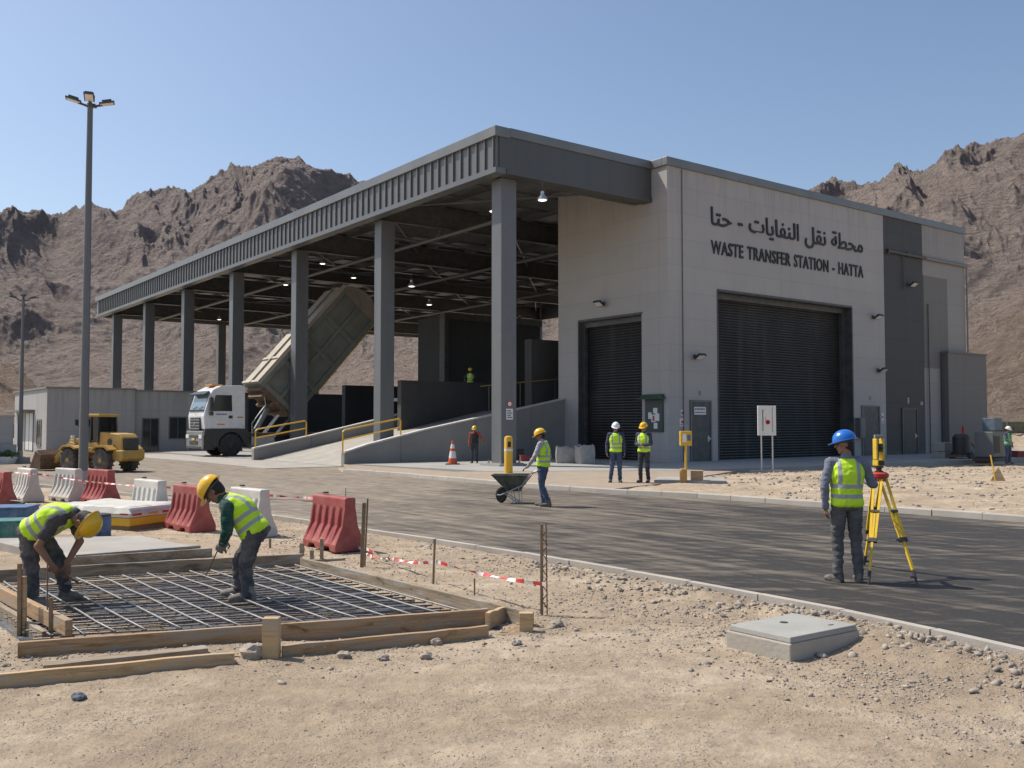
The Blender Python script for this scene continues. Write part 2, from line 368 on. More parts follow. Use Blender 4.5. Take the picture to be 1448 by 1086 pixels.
# ================================================================== mountains
def mountain(name, az0, az1, naz, r0, R1, nr, prof, seed, amp, wl, gpow, zoff=-2, jit=.006):
    az = np.linspace(az0, az1, naz); s = np.linspace(0, 1.12, nr)
    # the target skyline as tan(elevation) at azimuth
    px = CX + np.tan(az) * F
    E = np.interp(px, [p[0] for p in prof], [(HZ - p[1]) / F for p in prof]) * np.cos(az)
    rr = r0 + (R1 - r0) * s[:, None] * (1 + .0 * az[None, :]); A = np.repeat(az[None, :], nr, 0)
    x, y = rr * np.sin(A), rr * np.cos(A)
    wx = x + fbm(x / wl * .7 + seed, y / wl * .7, 3) * wl * .35; wy = y + fbm(x / wl * .7, y / wl * .7 + seed + 9, 3) * wl * .35
    n = ridged(wx / wl + seed, wy / wl + seed * 2, 4, .5)
    d1 = ridged((wx * .8 + wy * .6) / wl * 1.9 + seed, (wy * .8 - wx * .6) / wl * 1.1, 5, .55)
    n2 = ridged((wx + wy * .4) / wl * 5.1 + seed, (wy - wx * .4) / wl * 5.1, 5, .62)
    n3 = ridged(wx / wl * 17 + seed, wy / wl * 17, 4, .65)
    sc = np.clip(s, 0, 1)[:, None] * np.ones_like(A)
    h = (sc ** gpow) + (n - .9) * amp * (sc ** .7) * (1.1 - .75 * sc) + (d1 - .8) * amp * .27 * (sc ** .6) * (1.2 - .6 * sc) + (n2 - .7) * amp * .052 * (sc ** .35) + (n3 - .7) * amp * .030 * (sc ** .3)
    h = np.where(s[:, None] > 1, h * (1 - (s[:, None] - 1) * 5), h)
    e = np.maximum(h, -.02) / (.35 + .65 * 1) * 1.0
    ez = e * (rr / R1)                                  # height over R1 -> elevation is e roughly
    elev = ez / rr; mx = elev.max(0)
    ker = np.hanning(101); ker /= ker.sum(); mxs = np.convolve(np.pad(mx, 50, 'edge'), ker, 'valid')
    z = HC + ez * (E / mxs)[None, :]
    z = np.where(sc < .002, zoff, z)
    return npmesh(name, np.stack([x, y, z], -1).reshape(-1, 3), grid_faces(nr, naz)[:, ::-1], ROCK)
m, nt, b = newmat('mountain_rock'); g = nt.nodes.new('ShaderNodeNewGeometry'); P = g.outputs['Position']
sx = nt.nodes.new('ShaderNodeSeparateXYZ'); nt.links.new(P, sx.inputs[0])
n1 = noise(nt, P, .012, 8, .65, .8); n2 = noise(nt, mapping(nt, P, rot=(0, .5, .4), scale=(1, 1, 2.2)), .09, 9, .72, .8); n3 = noise(nt, mapping(nt, P, rot=(.3, .6, .2), scale=(1, 1, 1.6)), .42, 9, .8, .5); n4 = noise(nt, P, .16, 6, .75, .6)
c = ramp(nt, n1, [(.32, (.34, .25, .205)), (.5, (.42, .32, .26)), (.68, (.50, .395, .325))])
c = mixc(nt, ramp(nt, n2, [(.36, .8), (.5, 0)]), c, (.21, .165, .145))
c = mixc(nt, ramp(nt, n2, [(.54, 0), (.7, .7)]), c, (.52, .42, .35))
n5 = noise(nt, P, 1.5, 6, .75); c = mixc(nt, ramp(nt, n5, [(.34, .75), (.43, 0)]), c, (.13, .10, .08)); c = mixc(nt, ramp(nt, n5, [(.60, 0), (.7, .5)]), c, (.6, .5, .42))
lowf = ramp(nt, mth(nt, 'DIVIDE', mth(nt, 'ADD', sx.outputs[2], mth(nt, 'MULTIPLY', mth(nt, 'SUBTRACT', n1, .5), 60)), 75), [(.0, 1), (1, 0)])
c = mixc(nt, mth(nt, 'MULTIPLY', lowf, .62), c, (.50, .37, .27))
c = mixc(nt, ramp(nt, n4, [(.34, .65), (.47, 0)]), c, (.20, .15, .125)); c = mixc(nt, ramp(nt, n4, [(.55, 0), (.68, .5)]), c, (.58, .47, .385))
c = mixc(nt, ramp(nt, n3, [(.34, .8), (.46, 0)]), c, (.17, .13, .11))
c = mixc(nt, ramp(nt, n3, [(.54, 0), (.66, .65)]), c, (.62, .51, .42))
painted_haze = ramp(nt, mth(nt, 'DIVIDE', sx.outputs[1], 1500), [(.08, .05), (.5, .42)])  # aerial haze painted into the rock colour, stronger with distance
c = mixc(nt, painted_haze, c, (.46, .43, .45))
nt.links.new(c, b.inputs['Base Color']); b.inputs['Roughness'].default_value = 1; b.inputs['Specular IOR Level'].default_value = .05
bump(nt, b, mth(nt, 'ADD', mth(nt, 'MULTIPLY', n3, 1.3), mth(nt, 'ADD', mth(nt, 'MULTIPLY', n2, 3), mth(nt, 'MULTIPLY', n4, 2.2))), 1.0, 3.6); ROCK = m
PL = [(-500, 330), (-120, 300), (0, 292), (45, 297), (60, 301), (75, 303), (100, 290), (140, 288), (165, 287), (190, 271), (230, 268), (262, 264), (285, 248), (310, 236), (345, 232), (375, 220), (400, 214), (420, 220), (445, 233), (480, 250), (510, 250), (545, 262), (640, 300), (760, 380), (900, 420)]
PR = [(300, 420), (450, 400), (600, 400), (760, 380), (900, 330), (1000, 290), (1100, 272), (1145, 263), (1165, 254), (1200, 259), (1240, 252), (1262, 239), (1285, 229), (1310, 236), (1335, 220), (1352, 205), (1390, 201), (1420, 194), (1448, 184), (1600, 150), (2000, 190)]
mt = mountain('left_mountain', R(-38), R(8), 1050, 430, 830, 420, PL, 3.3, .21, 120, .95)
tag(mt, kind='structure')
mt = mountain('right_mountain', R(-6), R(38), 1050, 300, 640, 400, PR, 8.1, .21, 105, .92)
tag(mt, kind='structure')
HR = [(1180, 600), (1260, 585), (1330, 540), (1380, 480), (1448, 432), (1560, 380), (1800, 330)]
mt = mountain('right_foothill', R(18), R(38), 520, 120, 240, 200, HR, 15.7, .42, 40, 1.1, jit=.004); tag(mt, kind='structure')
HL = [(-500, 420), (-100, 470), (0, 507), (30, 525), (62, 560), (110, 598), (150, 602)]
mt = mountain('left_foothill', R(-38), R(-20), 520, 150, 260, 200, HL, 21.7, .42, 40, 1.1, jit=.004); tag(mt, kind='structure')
# ================================================================== building materials
def panel_mat(name, col, row=1.22, top=14.07, vj=None, var=.06, rough=.65, metal=0, z0=0.0, contrast=.26):
    """wall cladding with fine joint lines in object space (x along the wall, z up)"""
    m, nt, b = newmat(name); tc = nt.nodes.new('ShaderNodeTexCoord'); P = tc.outputs['Object']
    sx = nt.nodes.new('ShaderNodeSeparateXYZ'); nt.links.new(P, sx.inputs[0])
    n1 = noise(nt, P, .35, 5, .6); n2 = noise(nt, mapping(nt, P, scale=(1, 1, .12)), 1.8, 5, .65); n3 = noise(nt, P, 90, 2, .6)
    c = ramp(nt, n1, [(.3, tuple(x * (1 - var) for x in col)), (.7, tuple(x * (1 + var) for x in col))])
    c = mixc(nt, mth(nt, 'MULTIPLY', ramp(nt, n2, [(.52, 0), (.75, 1)]), .22), c, tuple(x * .62 for x in col))
    if row and vj:
        cmb = nt.nodes.new('ShaderNodeCombineXYZ'); nt.links.new(mth(nt, 'FLOOR', mth(nt, 'DIVIDE', mth(nt, 'SUBTRACT', top, sx.outputs[2]), row)), cmb.inputs[0]); nt.links.new(mth(nt, 'FLOOR', mth(nt, 'DIVIDE', mth(nt, 'ADD', sx.outputs[0], sx.outputs[1]), 4.1)), cmb.inputs[1])
        wn = nt.nodes.new('ShaderNodeTexWhiteNoise'); nt.links.new(cmb.outputs[0], wn.inputs[0]); c = mixc(nt, mth(nt, 'MULTIPLY', wn.outputs[0], .16), c, tuple(x * .6 for x in col))
        rn = noise(nt, mapping(nt, P, scale=(2.2, 2.2, .12)), 1.6, 4, .7); tp_ = ramp(nt, mth(nt, 'DIVIDE', mth(nt, 'SUBTRACT', top, sx.outputs[2]), 3.0), [(0, 1), (1, 0)])
        c = mixc(nt, mth(nt, 'MULTIPLY', mth(nt, 'MULTIPLY', ramp(nt, rn, [(.48, 0), (.62, 1)]), tp_), .35), c, tuple(x * .45 for x in col))
    lowd = ramp(nt, mth(nt, 'ADD', sx.outputs[2], mth(nt, 'MULTIPLY', n2, 1.2)), [(.35, .5), (1.0, 0)])
    c = mixc(nt, mth(nt, 'MULTIPLY', lowd, .6), c, (.30, .25, .2))
    j = None
    if row:
        fr = mth(nt, 'FRACT', mth(nt, 'DIVIDE', mth(nt, 'SUBTRACT', top, sx.outputs[2]), row))
        j = mth(nt, 'LESS_THAN', fr, .022 / row)
        # each row a shade of its own
    for ax, xs in (vj or ()):
        for x in xs:
            q = mth(nt, 'LESS_THAN', mth(nt, 'ABSOLUTE', mth(nt, 'SUBTRACT', sx.outputs[ax], x)), .014)
            j = q if j is None else mth(nt, 'MAXIMUM', j, q)
    if j is not None:
        c = mixc(nt, mth(nt, 'MULTIPLY', j, contrast), c, tuple(x * .25 for x in col))
    nt.links.new(c, b.inputs['Base Color']); nt.links.new(mth(nt, 'MULTIPLY_ADD', n1, .2, rough - .1), b.inputs['Roughness']); b.inputs['Metallic'].default_value = metal
    h = mth(nt, 'MULTIPLY', n3, .1)
    if j is not None: h = mth(nt, 'SUBTRACT', h, j)
    bump(nt, b, h, .3, .015); return m
WALL = panel_mat('wall_panel', (.41, .388, .368), vj=((0, (.75, 8.25, 17.0)), (1, (.55,))))
WALLS = panel_mat('side_panel', (.32, .30, .28), vj=((0, (23.8,)),))
DARKP = panel_mat('dark_panel', (.066, .063, .062), vj=((0, (19.6,)),), contrast=.5)
GREYP = panel_mat('grey_panel', (.185, .172, .158), vj=((0, (23.5, 25.3)),), row=2.44)
STEEL = pm('steel_grey', (.132, .138, .145), .42, .08, var=.05, scale=.8, bmp=.02, dust=.1, dcol=(.26, .24, .21), streak=True)
STEELD = pm('steel_dark', (.066, .07, .076), .5, .2, var=.15, scale=2, bmp=.05, dust=.2)
FASC = pm('fascia_metal', (.132, .137, .142), .42, .15, var=.06, scale=.7, bmp=.04, dust=.12, dcol=(.3, .28, .25))
FCAP = pm('fascia_cap', (.2, .197, .19), .4, .5, var=.15, scale=.5, bmp=.08, bscale=4)
BLACK = pm('black_rubber', (.022, .022, .023), .75, var=.3, scale=6, dust=.3, dcol=(.16, .135, .11))
BLKP = pm('black_plastic', (.035, .035, .037), .5, var=.2, dust=.2, dcol=(.15, .13, .11))
def shutter_mat():
    m, nt, b = newmat('roller_shutter'); tc = nt.nodes.new('ShaderNodeTexCoord'); P = tc.outputs['Object']
    n1 = noise(nt, P, .5, 5, .6); n2 = noise(nt, mapping(nt, P, scale=(1, 1, .1)), 2, 5, .6)
    c = ramp(nt, n1, [(.3, (.028, .027, .026)), (.7, (.043, .041, .039))]); c = mixc(nt, mth(nt, 'MULTIPLY', ramp(nt, n2, [(.5, 0), (.8, 1)]), .4), c, (.15, .14, .13))
    nt.links.new(c, b.inputs['Base Color']); b.inputs['Roughness'].default_value = .45; b.inputs['Metallic'].default_value = .3; return m
SHUT = shutter_mat()
SIGN = pm('sign_black', (.02, .021, .024), .5, var=.1, bmp=0)
WHITE = pm('white_paint', (.72, .72, .70), .5, var=.05, bmp=.03, dust=.25, dcol=(.45, .4, .33), scale=3)
PAPER = pm('paper_white', (.75, .74, .72), .8, var=.03, bmp=0)
RED = pm('red_paint', (.5, .03, .03), .5, var=.1, bmp=0)
YEL = pm('yellow_paint', (.72, .42, .015), .45, var=.08, bmp=.05, dust=.25, dcol=(.4, .3, .16), scale=5)
def slats(mb, axis, a0, a1, p, z0, z1, pitch=.135, dep=.04, sgn=-1):
    """corrugated roller curtain: a zig-zag section extruded along the opening"""
    n = int((z1 - z0) / pitch); prof = []
    for i in range(n):
        z = z0 + i * pitch; prof += [(-.02, z), (dep * .5, z + pitch * .12), (dep, z + pitch * .45), (dep * .7, z + pitch * .8), (-.02, z + pitch * .97)]
    o = len(mb.v)
    for (d, z) in prof:
        for a in (a0, a1): mb.v.append((a, p + sgn * d, z) if axis == 'x' else (p + sgn * d, a, z))
    for i in range(len(prof) - 1): mb.f.append((o + 2 * i, o + 2 * i + 1, o + 2 * i + 3, o + 2 * i + 2)); mb.m.append(0)
# ================================================================== main building block (x along u, y along v)
HB = 14.07
blk = empty('station_building', B0, AU, 'tall pale grey panel clad hall with two dark roller shutters and black lettering', 'building')
w = MB()
LD = (1.69, 6.17, 7.04); BD = (3.4, 14.3, 8.22)
w.bb(0, BD[0], 0, .8, -.6, HB); w.bb(BD[0], BD[1], 0, .8, BD[2], HB); w.bb(BD[1], 17.55, 0, .8, -.6, HB)
w.bb(0, .6, .8, LD[0], -.6, HB); w.bb(0, .6, LD[0], LD[1], LD[2], HB); w.bb(0, .6, LD[1], 7.8, -.6, HB)
w.bb(.6, 17.55, 7.2, 7.8, -.6, HB); w.bb(.6, 17.55, .8, 7.2, HB - .5, HB - .25)
w.build('wall', WALL, blk)
w = MB(); w.bb(17.55, 21.6, -.02, 7.8, -.6, HB - .03); w.build('dark_cladding_bay', DARKP, blk)
w = MB(); w.bb(21.6, 26.5, 0, 7.8, -.6, HB - .03); w.build('side_wall', WALLS, blk)
w = MB(); w.bb(21.66, 24.35, -.03, -.001, 5.2, 10.7); w.build('grey_cladding_panel', GREYP, blk)
w = MB(); w.bb(23.5, 28.1, -.45, 5.5, -.6, 6.15); w.bb(23.42, 28.18, -.53, 5.58, 6.15, 6.25); w.build('low_annex', GREYP, blk)
# parapet cap
c = MB(); c.bb(-.09, 26.58, -.1, .25, HB - .34, HB + .05); c.bb(-.09, .25, .25, 1.02, HB - .34, HB + .05); c.bb(-.09, .25, 7.5, 7.88, HB - .34, HB + .05); c.bb(26.3, 26.58, .25, 7.88, HB - .34, HB + .05); c.bb(.25, 26.3, 7.6, 7.88, HB - .34, HB + .05)
c.bb(.25, 26.3, .25, 7.6, HB - .22, HB - .1)
c.build('roof_cap', FCAP, blk, bevel=.02)
# shutters
s = MB(); slats(s, 'x', BD[0], BD[1], .72, -.1, BD[2] + .1); o = s.build('roller_shutter', SHUT, blk, fix=False)
f = MB(); f.bb(BD[0] + .001, BD[1] - .004, -.01, .44, BD[2] - .03, BD[2] - .004); f.bb(BD[0], BD[0] + .14, .45, .7, 0, BD[2] - .1); f.bb(BD[1] - .14, BD[1], .45, .7, 0, BD[2] - .1); f.bb(BD[0], BD[1], .4, .75, BD[2] - .3, BD[2] - .004); f.bb(BD[0] - .05, BD[1] + .05, -.035, .0, BD[2], BD[2] + .09); f.bb(BD[0] - .06, BD[0], -.03, .79, 0, BD[2]); f.bb(BD[1] - .003, BD[1] + .10, -.03, .79, -.1, BD[2]); f.build('frame', STEELD, o)
s = MB(); slats(s, 'y', LD[0], LD[1], .56, -.1, LD[2] + .1); o = s.build('roller_shutter', SHUT, blk, fix=False)
f = MB(); f.bb(-.01, .28, LD[0] + .001, LD[1] - .004, LD[2] - .03, LD[2] - .004); f.bb(.30, .5, LD[0], LD[0] + .12, 0, LD[2] - .1); f.bb(.30, .5, LD[1] - .12, LD[1], 0, LD[2] - .1); f.bb(.28, .55, LD[0], LD[1], LD[2] - .3, LD[2] - .004); f.bb(-.03, 0, LD[0] - .05, LD[1] + .05, LD[2], LD[2] + .08); f.bb(-.03, .59, LD[1] - .003, LD[1] + .06, -.1, LD[2]); f.build('frame', STEELD, o)
# personnel doors
def pdoor(x0, x1, z1, y=0, nm='door', open_=False):
    d = MB(); d.bb(x0 + .08, x1 - .08, y - .035, y + .02, .1, z1 - .08); d.bb(x0 + .2, x1 - .2, y - .043, y - .035, .3, 1.15); o = d.build(nm, STEELD if not open_ else BLKP, blk)
    f = MB(); f.bb(x0, x0 + .09, y - .07, y + .02, .1, z1); f.bb(x1 - .09, x1, y - .07, y + .02, .1, z1); f.bb(x0 + .09, x1 - .09, y - .07, y + .02, z1 - .09, z1); f.bb(x0, x1, y - .09, y, .08, .14); f.build('frame', STEEL if not open_ else STEELD, o)
    h = MB(); h.bb(x1 - .3, x1 - .14, y - .11, y - .035, 1.15, 1.2); h.bb(x1 - .27, x1 - .19, y - .05, y - .03, 1.05, 1.3); h.build('handle', WHITE, o)
    return o
d = pdoor(1.39, 2.85, 2.98)
p = MB(); p.bb(1.65, 2.45, -.052, -.044, 2.3, 2.66); sg = p.build('notice', PAPER, d)
t = MB()
for k in range(7): t.bb(1.7 + k * .1, 1.76 + k * .1, -.056, -.0525, 2.52, 2.6); t.bb(1.7 + k * .1, 1.77 + k * .1, -.056, -.0525, 2.38, 2.43)
t.build('print', SIGN, sg)
pdoor(15.1, 16.85, 2.9)
d = pdoor(19.07, 20.7, 2.8, y=-.02, open_=True)
GLASSD = pm('dull_white', (.35, .35, .34), .6, bmp=0)
# stickers and signs fixed to the walls
def plate(x0, x1, z0, z1, mat, y=-.012, nm='sign_plate', par=blk, marks=None, th=.012):
    p = MB(); p.bb(x0, x1, y - th, y + .01, z0, z1); o = p.build(nm, mat, par)
    if marks:
        t = MB()
        for (a, b_, c_, d_) in marks: t.bb(x0 + a * (x1 - x0), x0 + b_ * (x1 - x0), y - th - .004, y - th - .0005, z0 + c_ * (z1 - z0), z0 + d_ * (z1 - z0))
        t.build('print', RED, o)
    return o
plate(.72, 1.0, 1.75, 2.12, PAPER, marks=[(.15, .6, .15, .3), (.3, .8, .4, .75)]); plate(.78, .98, 2.25, 2.5, PAPER, marks=[(.2, .8, .2, .8)])
plate(2.03, 2.15, 3.2, 3.42, FCAP); plate(15.9, 16.05, 3.2, 3.4, FCAP); plate(17.05, 17.25, 1.9, 2.5, WHITE, marks=[(.2, .8, .1, .2), (.2, .8, .5, .7)])
plate(19.7, 19.88, 3.05, 3.4, GLASSD, y=-.03); plate(21.1, 21.35, 2.98, 3.18, GLASSD, y=-.03)
# meter cabinet beside the right door
m_ = MB(); m_.bb(14.5, 15.0, -.32, 0, 1.1, 2.2); m_.bb(14.55, 14.95, -.34, -.32, 1.15, 2.15); m_.build('meter_box', STEEL, blk, bevel=.01)
# board with hood on the left wall
g_ = MB(); g_.bb(-.08, 0, .3, 1.42, 1.5, 3.0); nb = g_.build('notice_board', pm('board_green', (.055, .07, .065), .5, var=.1, bmp=.03), blk, bevel=.01)
g_ = MB(); g_.prism([(0, 3.1), (-.42, 3.05), (-.4, 3.0), (0, 3.02)], .18, 1.6, 'y'); g_.prism([(0, 3.24), (-.2, 3.22), (-.42, 3.05), (0, 3.1)], .25, 1.5, 'y'); g_.build('hood', pm('hood_green', (.045, .10, .065), .5, bmp=.05), nb)
for (a, b_, c_, d_) in ((.75, 1.0, 1.95, 2.3), (.5, .75, 2.0, 2.35), (.62, .88, 2.35, 2.6), (1.0, 1.2, 2.1, 2.4), (.62, .85, 1.65, 1.92)):
    q = MB(); q.bb(-.09 - .002 * a, -.078, a, b_, c_, d_); o = q.build('notice', PAPER, nb)
    if a > .7 and c_ < 2.0:
        q = MB(); q.bb(-.096, -.0922, a + .05, b_ - .08, c_ + .05, d_ - .05); q.build('print', RED, o)
# conduits and pipes
p = MB(); p.tube([(.95, -.04, .1), (.95, -.04, HB - .4)], .022, 6); p.build('conduit', STEELD, blk)
p = MB(); p.tube([(17.75, -.14, 11.72), (21.75, -.14, 11.72)], .09, 10); p.tube([(19.4, -.1, 11.7), (19.4, -.1, 9.6)], .028, 6); p.box((19.9, -.1, 11.75), (.2, .2, .25)); p.box((17.8, -.1, 11.7), (.1, .2, .3)); p.build('pipe', STEELD, blk, smooth='auto')
p = MB(); p.tube([(21.76, -.14, 11.72), (26.62, -.14, 11.72)], .09, 10); p.tube([(26.56, -.1, 11.7), (26.56, -.1, 6.2)], .05, 8); p.build('gutter_pipe', FCAP, blk, smooth='auto')
p = MB(); p.tube([(23.44, -.1, 6.1), (23.44, -.1, 0)], .05, 8); p.build('downpipe', STEELD, blk, smooth='auto')
p = MB(); p.tube([(22.0, -.1, 9), (22.0, -.1, 0)], .035, 8); p.build('conduit', STEELD, blk, smooth='auto')
# lettering
def glyph(ch):
    c = bpy.data.curves.new('t', 'FONT'); c.body = ch; c.size = 1; c.resolution_u = 3
    o = bpy.data.objects.new('t', c); COL.objects.link(o); bpy.context.view_layer.update()
    me = bpy.data.meshes.new_from_object(o.evaluated_get(bpy.context.evaluated_depsgraph_get()))
    v = [(p.co.x, p.co.y) for p in me.vertices]; f = [tuple(p.vertices) for p in me.polygons]; e = {}
    for q in f:
        for a, b_ in zip(q, q[1:] + q[:1]): e[(a, b_)] = 1
    be = [k for k in e if (k[1], k[0]) not in e]
    # advance width: place a reference stroke after the glyph
    c.body = ch + '|'; bpy.context.view_layer.update(); m2 = bpy.data.meshes.new_from_object(o.evaluated_get(bpy.context.evaluated_depsgraph_get()))
    c.body = '|'; bpy.context.view_layer.update(); m3 = bpy.data.meshes.new_from_object(o.evaluated_get(bpy.context.evaluated_depsgraph_get()))
    adv = max(p.co.x for p in m2.vertices) - max(p.co.x for p in m3.vertices)
    COL.objects.unlink(o); bpy.data.objects.remove(o); bpy.data.curves.remove(c)
    for q in (me, m2, m3): bpy.data.meshes.remove(q)
    return v, f, be, adv
def lettering(text, x0, x1, z0, hscale, name, parent, y0=-.008, depth=.04, offs=((0, 0),), mat=None, sp=.3, trk=0):
    cache = {}; x = 0; items = []; brk = set()
    for ch in text:
        if ch == ' ': x += sp; brk.add(len(items)); continue
        if ch not in cache: cache[ch] = glyph(ch)
        items.append((x, cache[ch])); x += cache[ch][3] + trk
    lo = min(a + min(p[0] for p in g_[0]) for a, g_ in items); hi = max(a + max(p[0] for p in g_[0]) for a, g_ in items)
    k = (x1 - x0) / (hi - lo); mb = MB(); n = 0; out = []
    for gi, (a, (v, f, be, adv)) in enumerate(items):
        if gi in brk and mb.v: out.append(mb.build(name, mat or SIGN, parent, fix=False)); mb = MB()
        for (ox, oz) in offs:
            d = depth + .0013 * (n % 13); n += 1
            P = [(x0 + (a + p[0] - lo) * k + ox, z0 + p[1] * hscale + oz) for p in v]; N = len(P)
            mb.add([(p[0], y0 - d, p[1]) for p in P] + [(p[0], y0, p[1]) for p in P], [tuple(q) for q in f] + [(b_, a_, a_ + N, b_ + N) for a_, b_ in be])
    return mb.build(name, mat or SIGN, parent, fix=False)
x0 = 2.96; x1 = 15.45
try:
    lettering('WASTE TRANSFER STATION - HATTA', x0, x1, 9.98, .90, 'lettering', blk, offs=((0, 0), (.010, 0), (-.010, 0), (0, .016), (0, -.016)), sp=.42, trk=.055)
    AR = '\uFEE3\uFEA4\uFEC4\uFE94 \uFEE7\uFED8\uFEDE \uFE8D\uFEDF\uFEE8\uFED4\uFE8E\uFEF3\uFE8E\uFE95 - \uFEA3\uFE98\uFE8E'[::-1]
    lettering(AR, x0, x1, 11.36, 1.2, 'arabic_lettering', blk, offs=((0, 0), (.013, 0), (-.013, 0), (0, .013), (0, -.013)), sp=.33)
except Exception as ex: print('lettering', ex)
# ---- floodlights on the walls
GLASS = pm('lamp_glass', (.78, .77, .72), .25, var=.1, bmp=0)
def flood(loc, rz, label):
    e = empty('floodlight', loc, rz, label, 'wall light', 'floodlights on the building walls')
    M = Matrix.Rotation(R(-34), 3, 'X')
    h = MB(); h.box((0, -.34, 0), (.5, .36, .09), rot=M)
    for k in range(7): h.box((-.21 + k * .07, -.34, .06), (.012, .3, .05), rot=M)
    h.build('housing', BLKP, e, bevel=.012)
    h = MB(); h.box(Vector((0, -.34, 0)) + M @ Vector((0, 0, -.052)), (.42, .28, .012), rot=M); h.build('lens', GLASS, e)
    h = MB(); h.box((0, -.09, .02), (.08, .2, .05)); h.box((0, -.012, .02), (.18, .024, .2)); h.build('bracket', BLKP, e)
FL = [((854, 430), 'left', 'floodlight above the left roller shutter'), ((982, 505), 'f', 'floodlight between the small door and big shutter'), ((1234, 449), 'f', 'upper of two floodlights right of the big shutter'), ((1241, 524), 'f', 'lower of two floodlights right of the big shutter'), ((1284, 403), 'f', 'floodlight hanging below conduit on dark cladding bay')]
for (px, k, lb) in FL:
    if k == 'left': v_, z_ = plane_u(px[0], px[1], 0); flood(UV(-.01, v_, z_), AU - math.pi / 2, 'small black ' + lb)
    else: u_, z_ = plane_v(px[0], px[1], 0); flood(UV(u_, -.03, z_), AU, 'small black ' + lb)
# ================================================================== canopy
CU, CV0, CV1, CW, ZT, ZB = -8.78, 1.04, 66.9, 27.2, 14.1, 12.18
can = empty('canopy_building', UV(CU, CV0), AU, 'long open dark steel canopy hall with ribbed fascia on tall grey columns', 'canopy')
L = CV1 - CV0; W = CW - CU; ox = -CU          # local: x from 0 to W, y from 0 to L
f = MB(); f.bb(-.12, 0, 0, L, ZB + .22, ZT - .42); f.bb(-.2, .35, -.06, L + .05, ZB, ZB + .22)
n = int(L / .6)
for k in range(n): y = .12 + k * .6; f.bb(-.2, -.12, y, y + .075, ZB + .22, ZT - .42)
f.build('long_fascia', FASC, can)
f = MB(); f.bb(0, ox - .02, -.06, .3, ZB + .22, ZT - .36); f.bb(.35, ox + 0 - .02, -.1, .5, ZB, ZB + .22)
f.build('end_fascia', panel_mat('end_fascia_metal', (.105, .105, .104), row=None, vj=((0, (.9, 2.2, 3.5, 4.8, 6.1, 7.4)),), rough=.5, metal=.4, var=.05), can)
f = MB(); f.bb(-.26, .5, -.12, L + .1, ZT - .42, ZT); f.bb(.5, ox - .02, -.12, .45, ZT - .36, ZT + .02)
f.build('fascia_cap', FCAP, can, bevel=.015)
f = MB(); f.bb(0, W, L - .3, L, ZB, ZT - .3); f.bb(W - .3, W, 6.8 - .05, L - .3, ZB + .002, ZT - .3); f.build('rear_fascia', FASC, can)
f = MB(); f.bb(.5, ox, .45, 6.8, ZT - .3, ZT - .15); f.bb(.5, W - .1, 6.81, L - .1, ZT - .3, ZT - .15); f.build('roof_deck', pm('roof_deck', (.24, .24, .24), .5, .5, var=.2, scale=.4, bmp=.1), can)
cols = [.53 + 10.27 * k for k in range(7)]
g1 = MB()
def ibeam(mb, p0, p1, h, wd, t=.03):
    p0, p1 = Vector(p0), Vector(p1); up = Vector((0, 0, 1))
    mb.beam(p0 + up * (h / 2), p1 + up * (h / 2), wd, t); mb.beam(p0 - up * (h / 2), p1 - up * (h / 2), wd, t); mb.beam(p0, p1, t, h - t)
for y in cols:
    x_end = W - .4 if y > 7 else ox - .02
    b_ = MB(); ibeam(b_, (.36, y + .35, ZB + .62), (x_end, y + .35, ZB + .62), 1.1, .36); b_.build('roof_girder', STEELD, can)
pu = MB()
for k in range(12):
    x = 1.5 + k * 3.0
    if x < W - .5:
        y0 = .5 if x < ox - .3 else 7.0; ibeam(pu, (x, y0, ZT - .45), (x, L - .4, ZT - .45), .3, .12, .02)
for k in range(int((CV1 - CV0) / 2.6)):
    y_ = 2.0 + k * 2.57
    if min(abs(y_ - .35 - c_) for c_ in cols) > .5: pu.beam((.4, y_, ZT - .36), (W - .5 if y_ > 7 else ox - .1, y_, ZT - .36), .07, .12)
pu.build('purlins', STEEL, can)
br = MB()
for i in range(6):
    for (xa, xb) in ((1.0, 9.0), (9.0, 18), (18, 27), (27, 35)):
        if cols[i] < 7 and xa > 8: continue
        ya, yb = cols[i] + .5, cols[i + 1] + .2
        br.tube([(xa, ya, ZB + .75), (xb, yb, ZB + .8)], .05, 6); 
        if i % 2 == 0: br.tube([(xa, yb, ZB + .75), (xb, ya, ZB + .8)], .05, 6)
br.build('bracing', STEEL, can)
du = MB()
for x in (5.2, 13.5, 24): du.tube([(x, 7.5, ZB - .05), (x, L - 2, ZB - .05)], .11, 8)
for y in (14.5, 27, 46): du.tube([(2, y, ZB + .02), (W - 3, y, ZB + .02)], .06, 8)
du.build('service_pipes', STEEL, can)
def column(x, y, zb, par=can):
    c = MB(); c.bb(x, x + .78, y, y + .03, zb, ZB); c.bb(x, x + .78, y + .67, y + .7, zb, ZB); c.bb(x + .03, x + .72, y + .03, y + .67, zb, ZB)
    c.bb(x, x + .03, y + .03, y + .67, zb, ZB - .002)
    c.build('column', STEEL, par, bevel=.006)
cols_b = [0.1, -.3] + [-.3] * 5
for y, zb in zip(cols, cols_b): column(.53, y, zb)
for y in cols[1:]: column(W - 1.1, y, -.3)
for x in (11.5, 22): column(x, L - 1.0, -.3)
bp = MB(); bp.bb(.2, 1.7, .2, 1.6, .1, .2); bp.bb(.35, 1.55, .35, 1.45, .2, .24)
for sx_ in (.45, 1.4):
    for sy_ in (.45, 1.32): bp.lathe([(.05, .24), (.05, .3), (.025, .3), (.025, .36)], 6, (sx_, sy_, 0))
bp.build('base_plate', CONC, can)
p = MB(); p.bb(.78, 1.12, .515, .527, 2.05, 2.5); o = p.build('notice', PAPER, can)
t = MB()
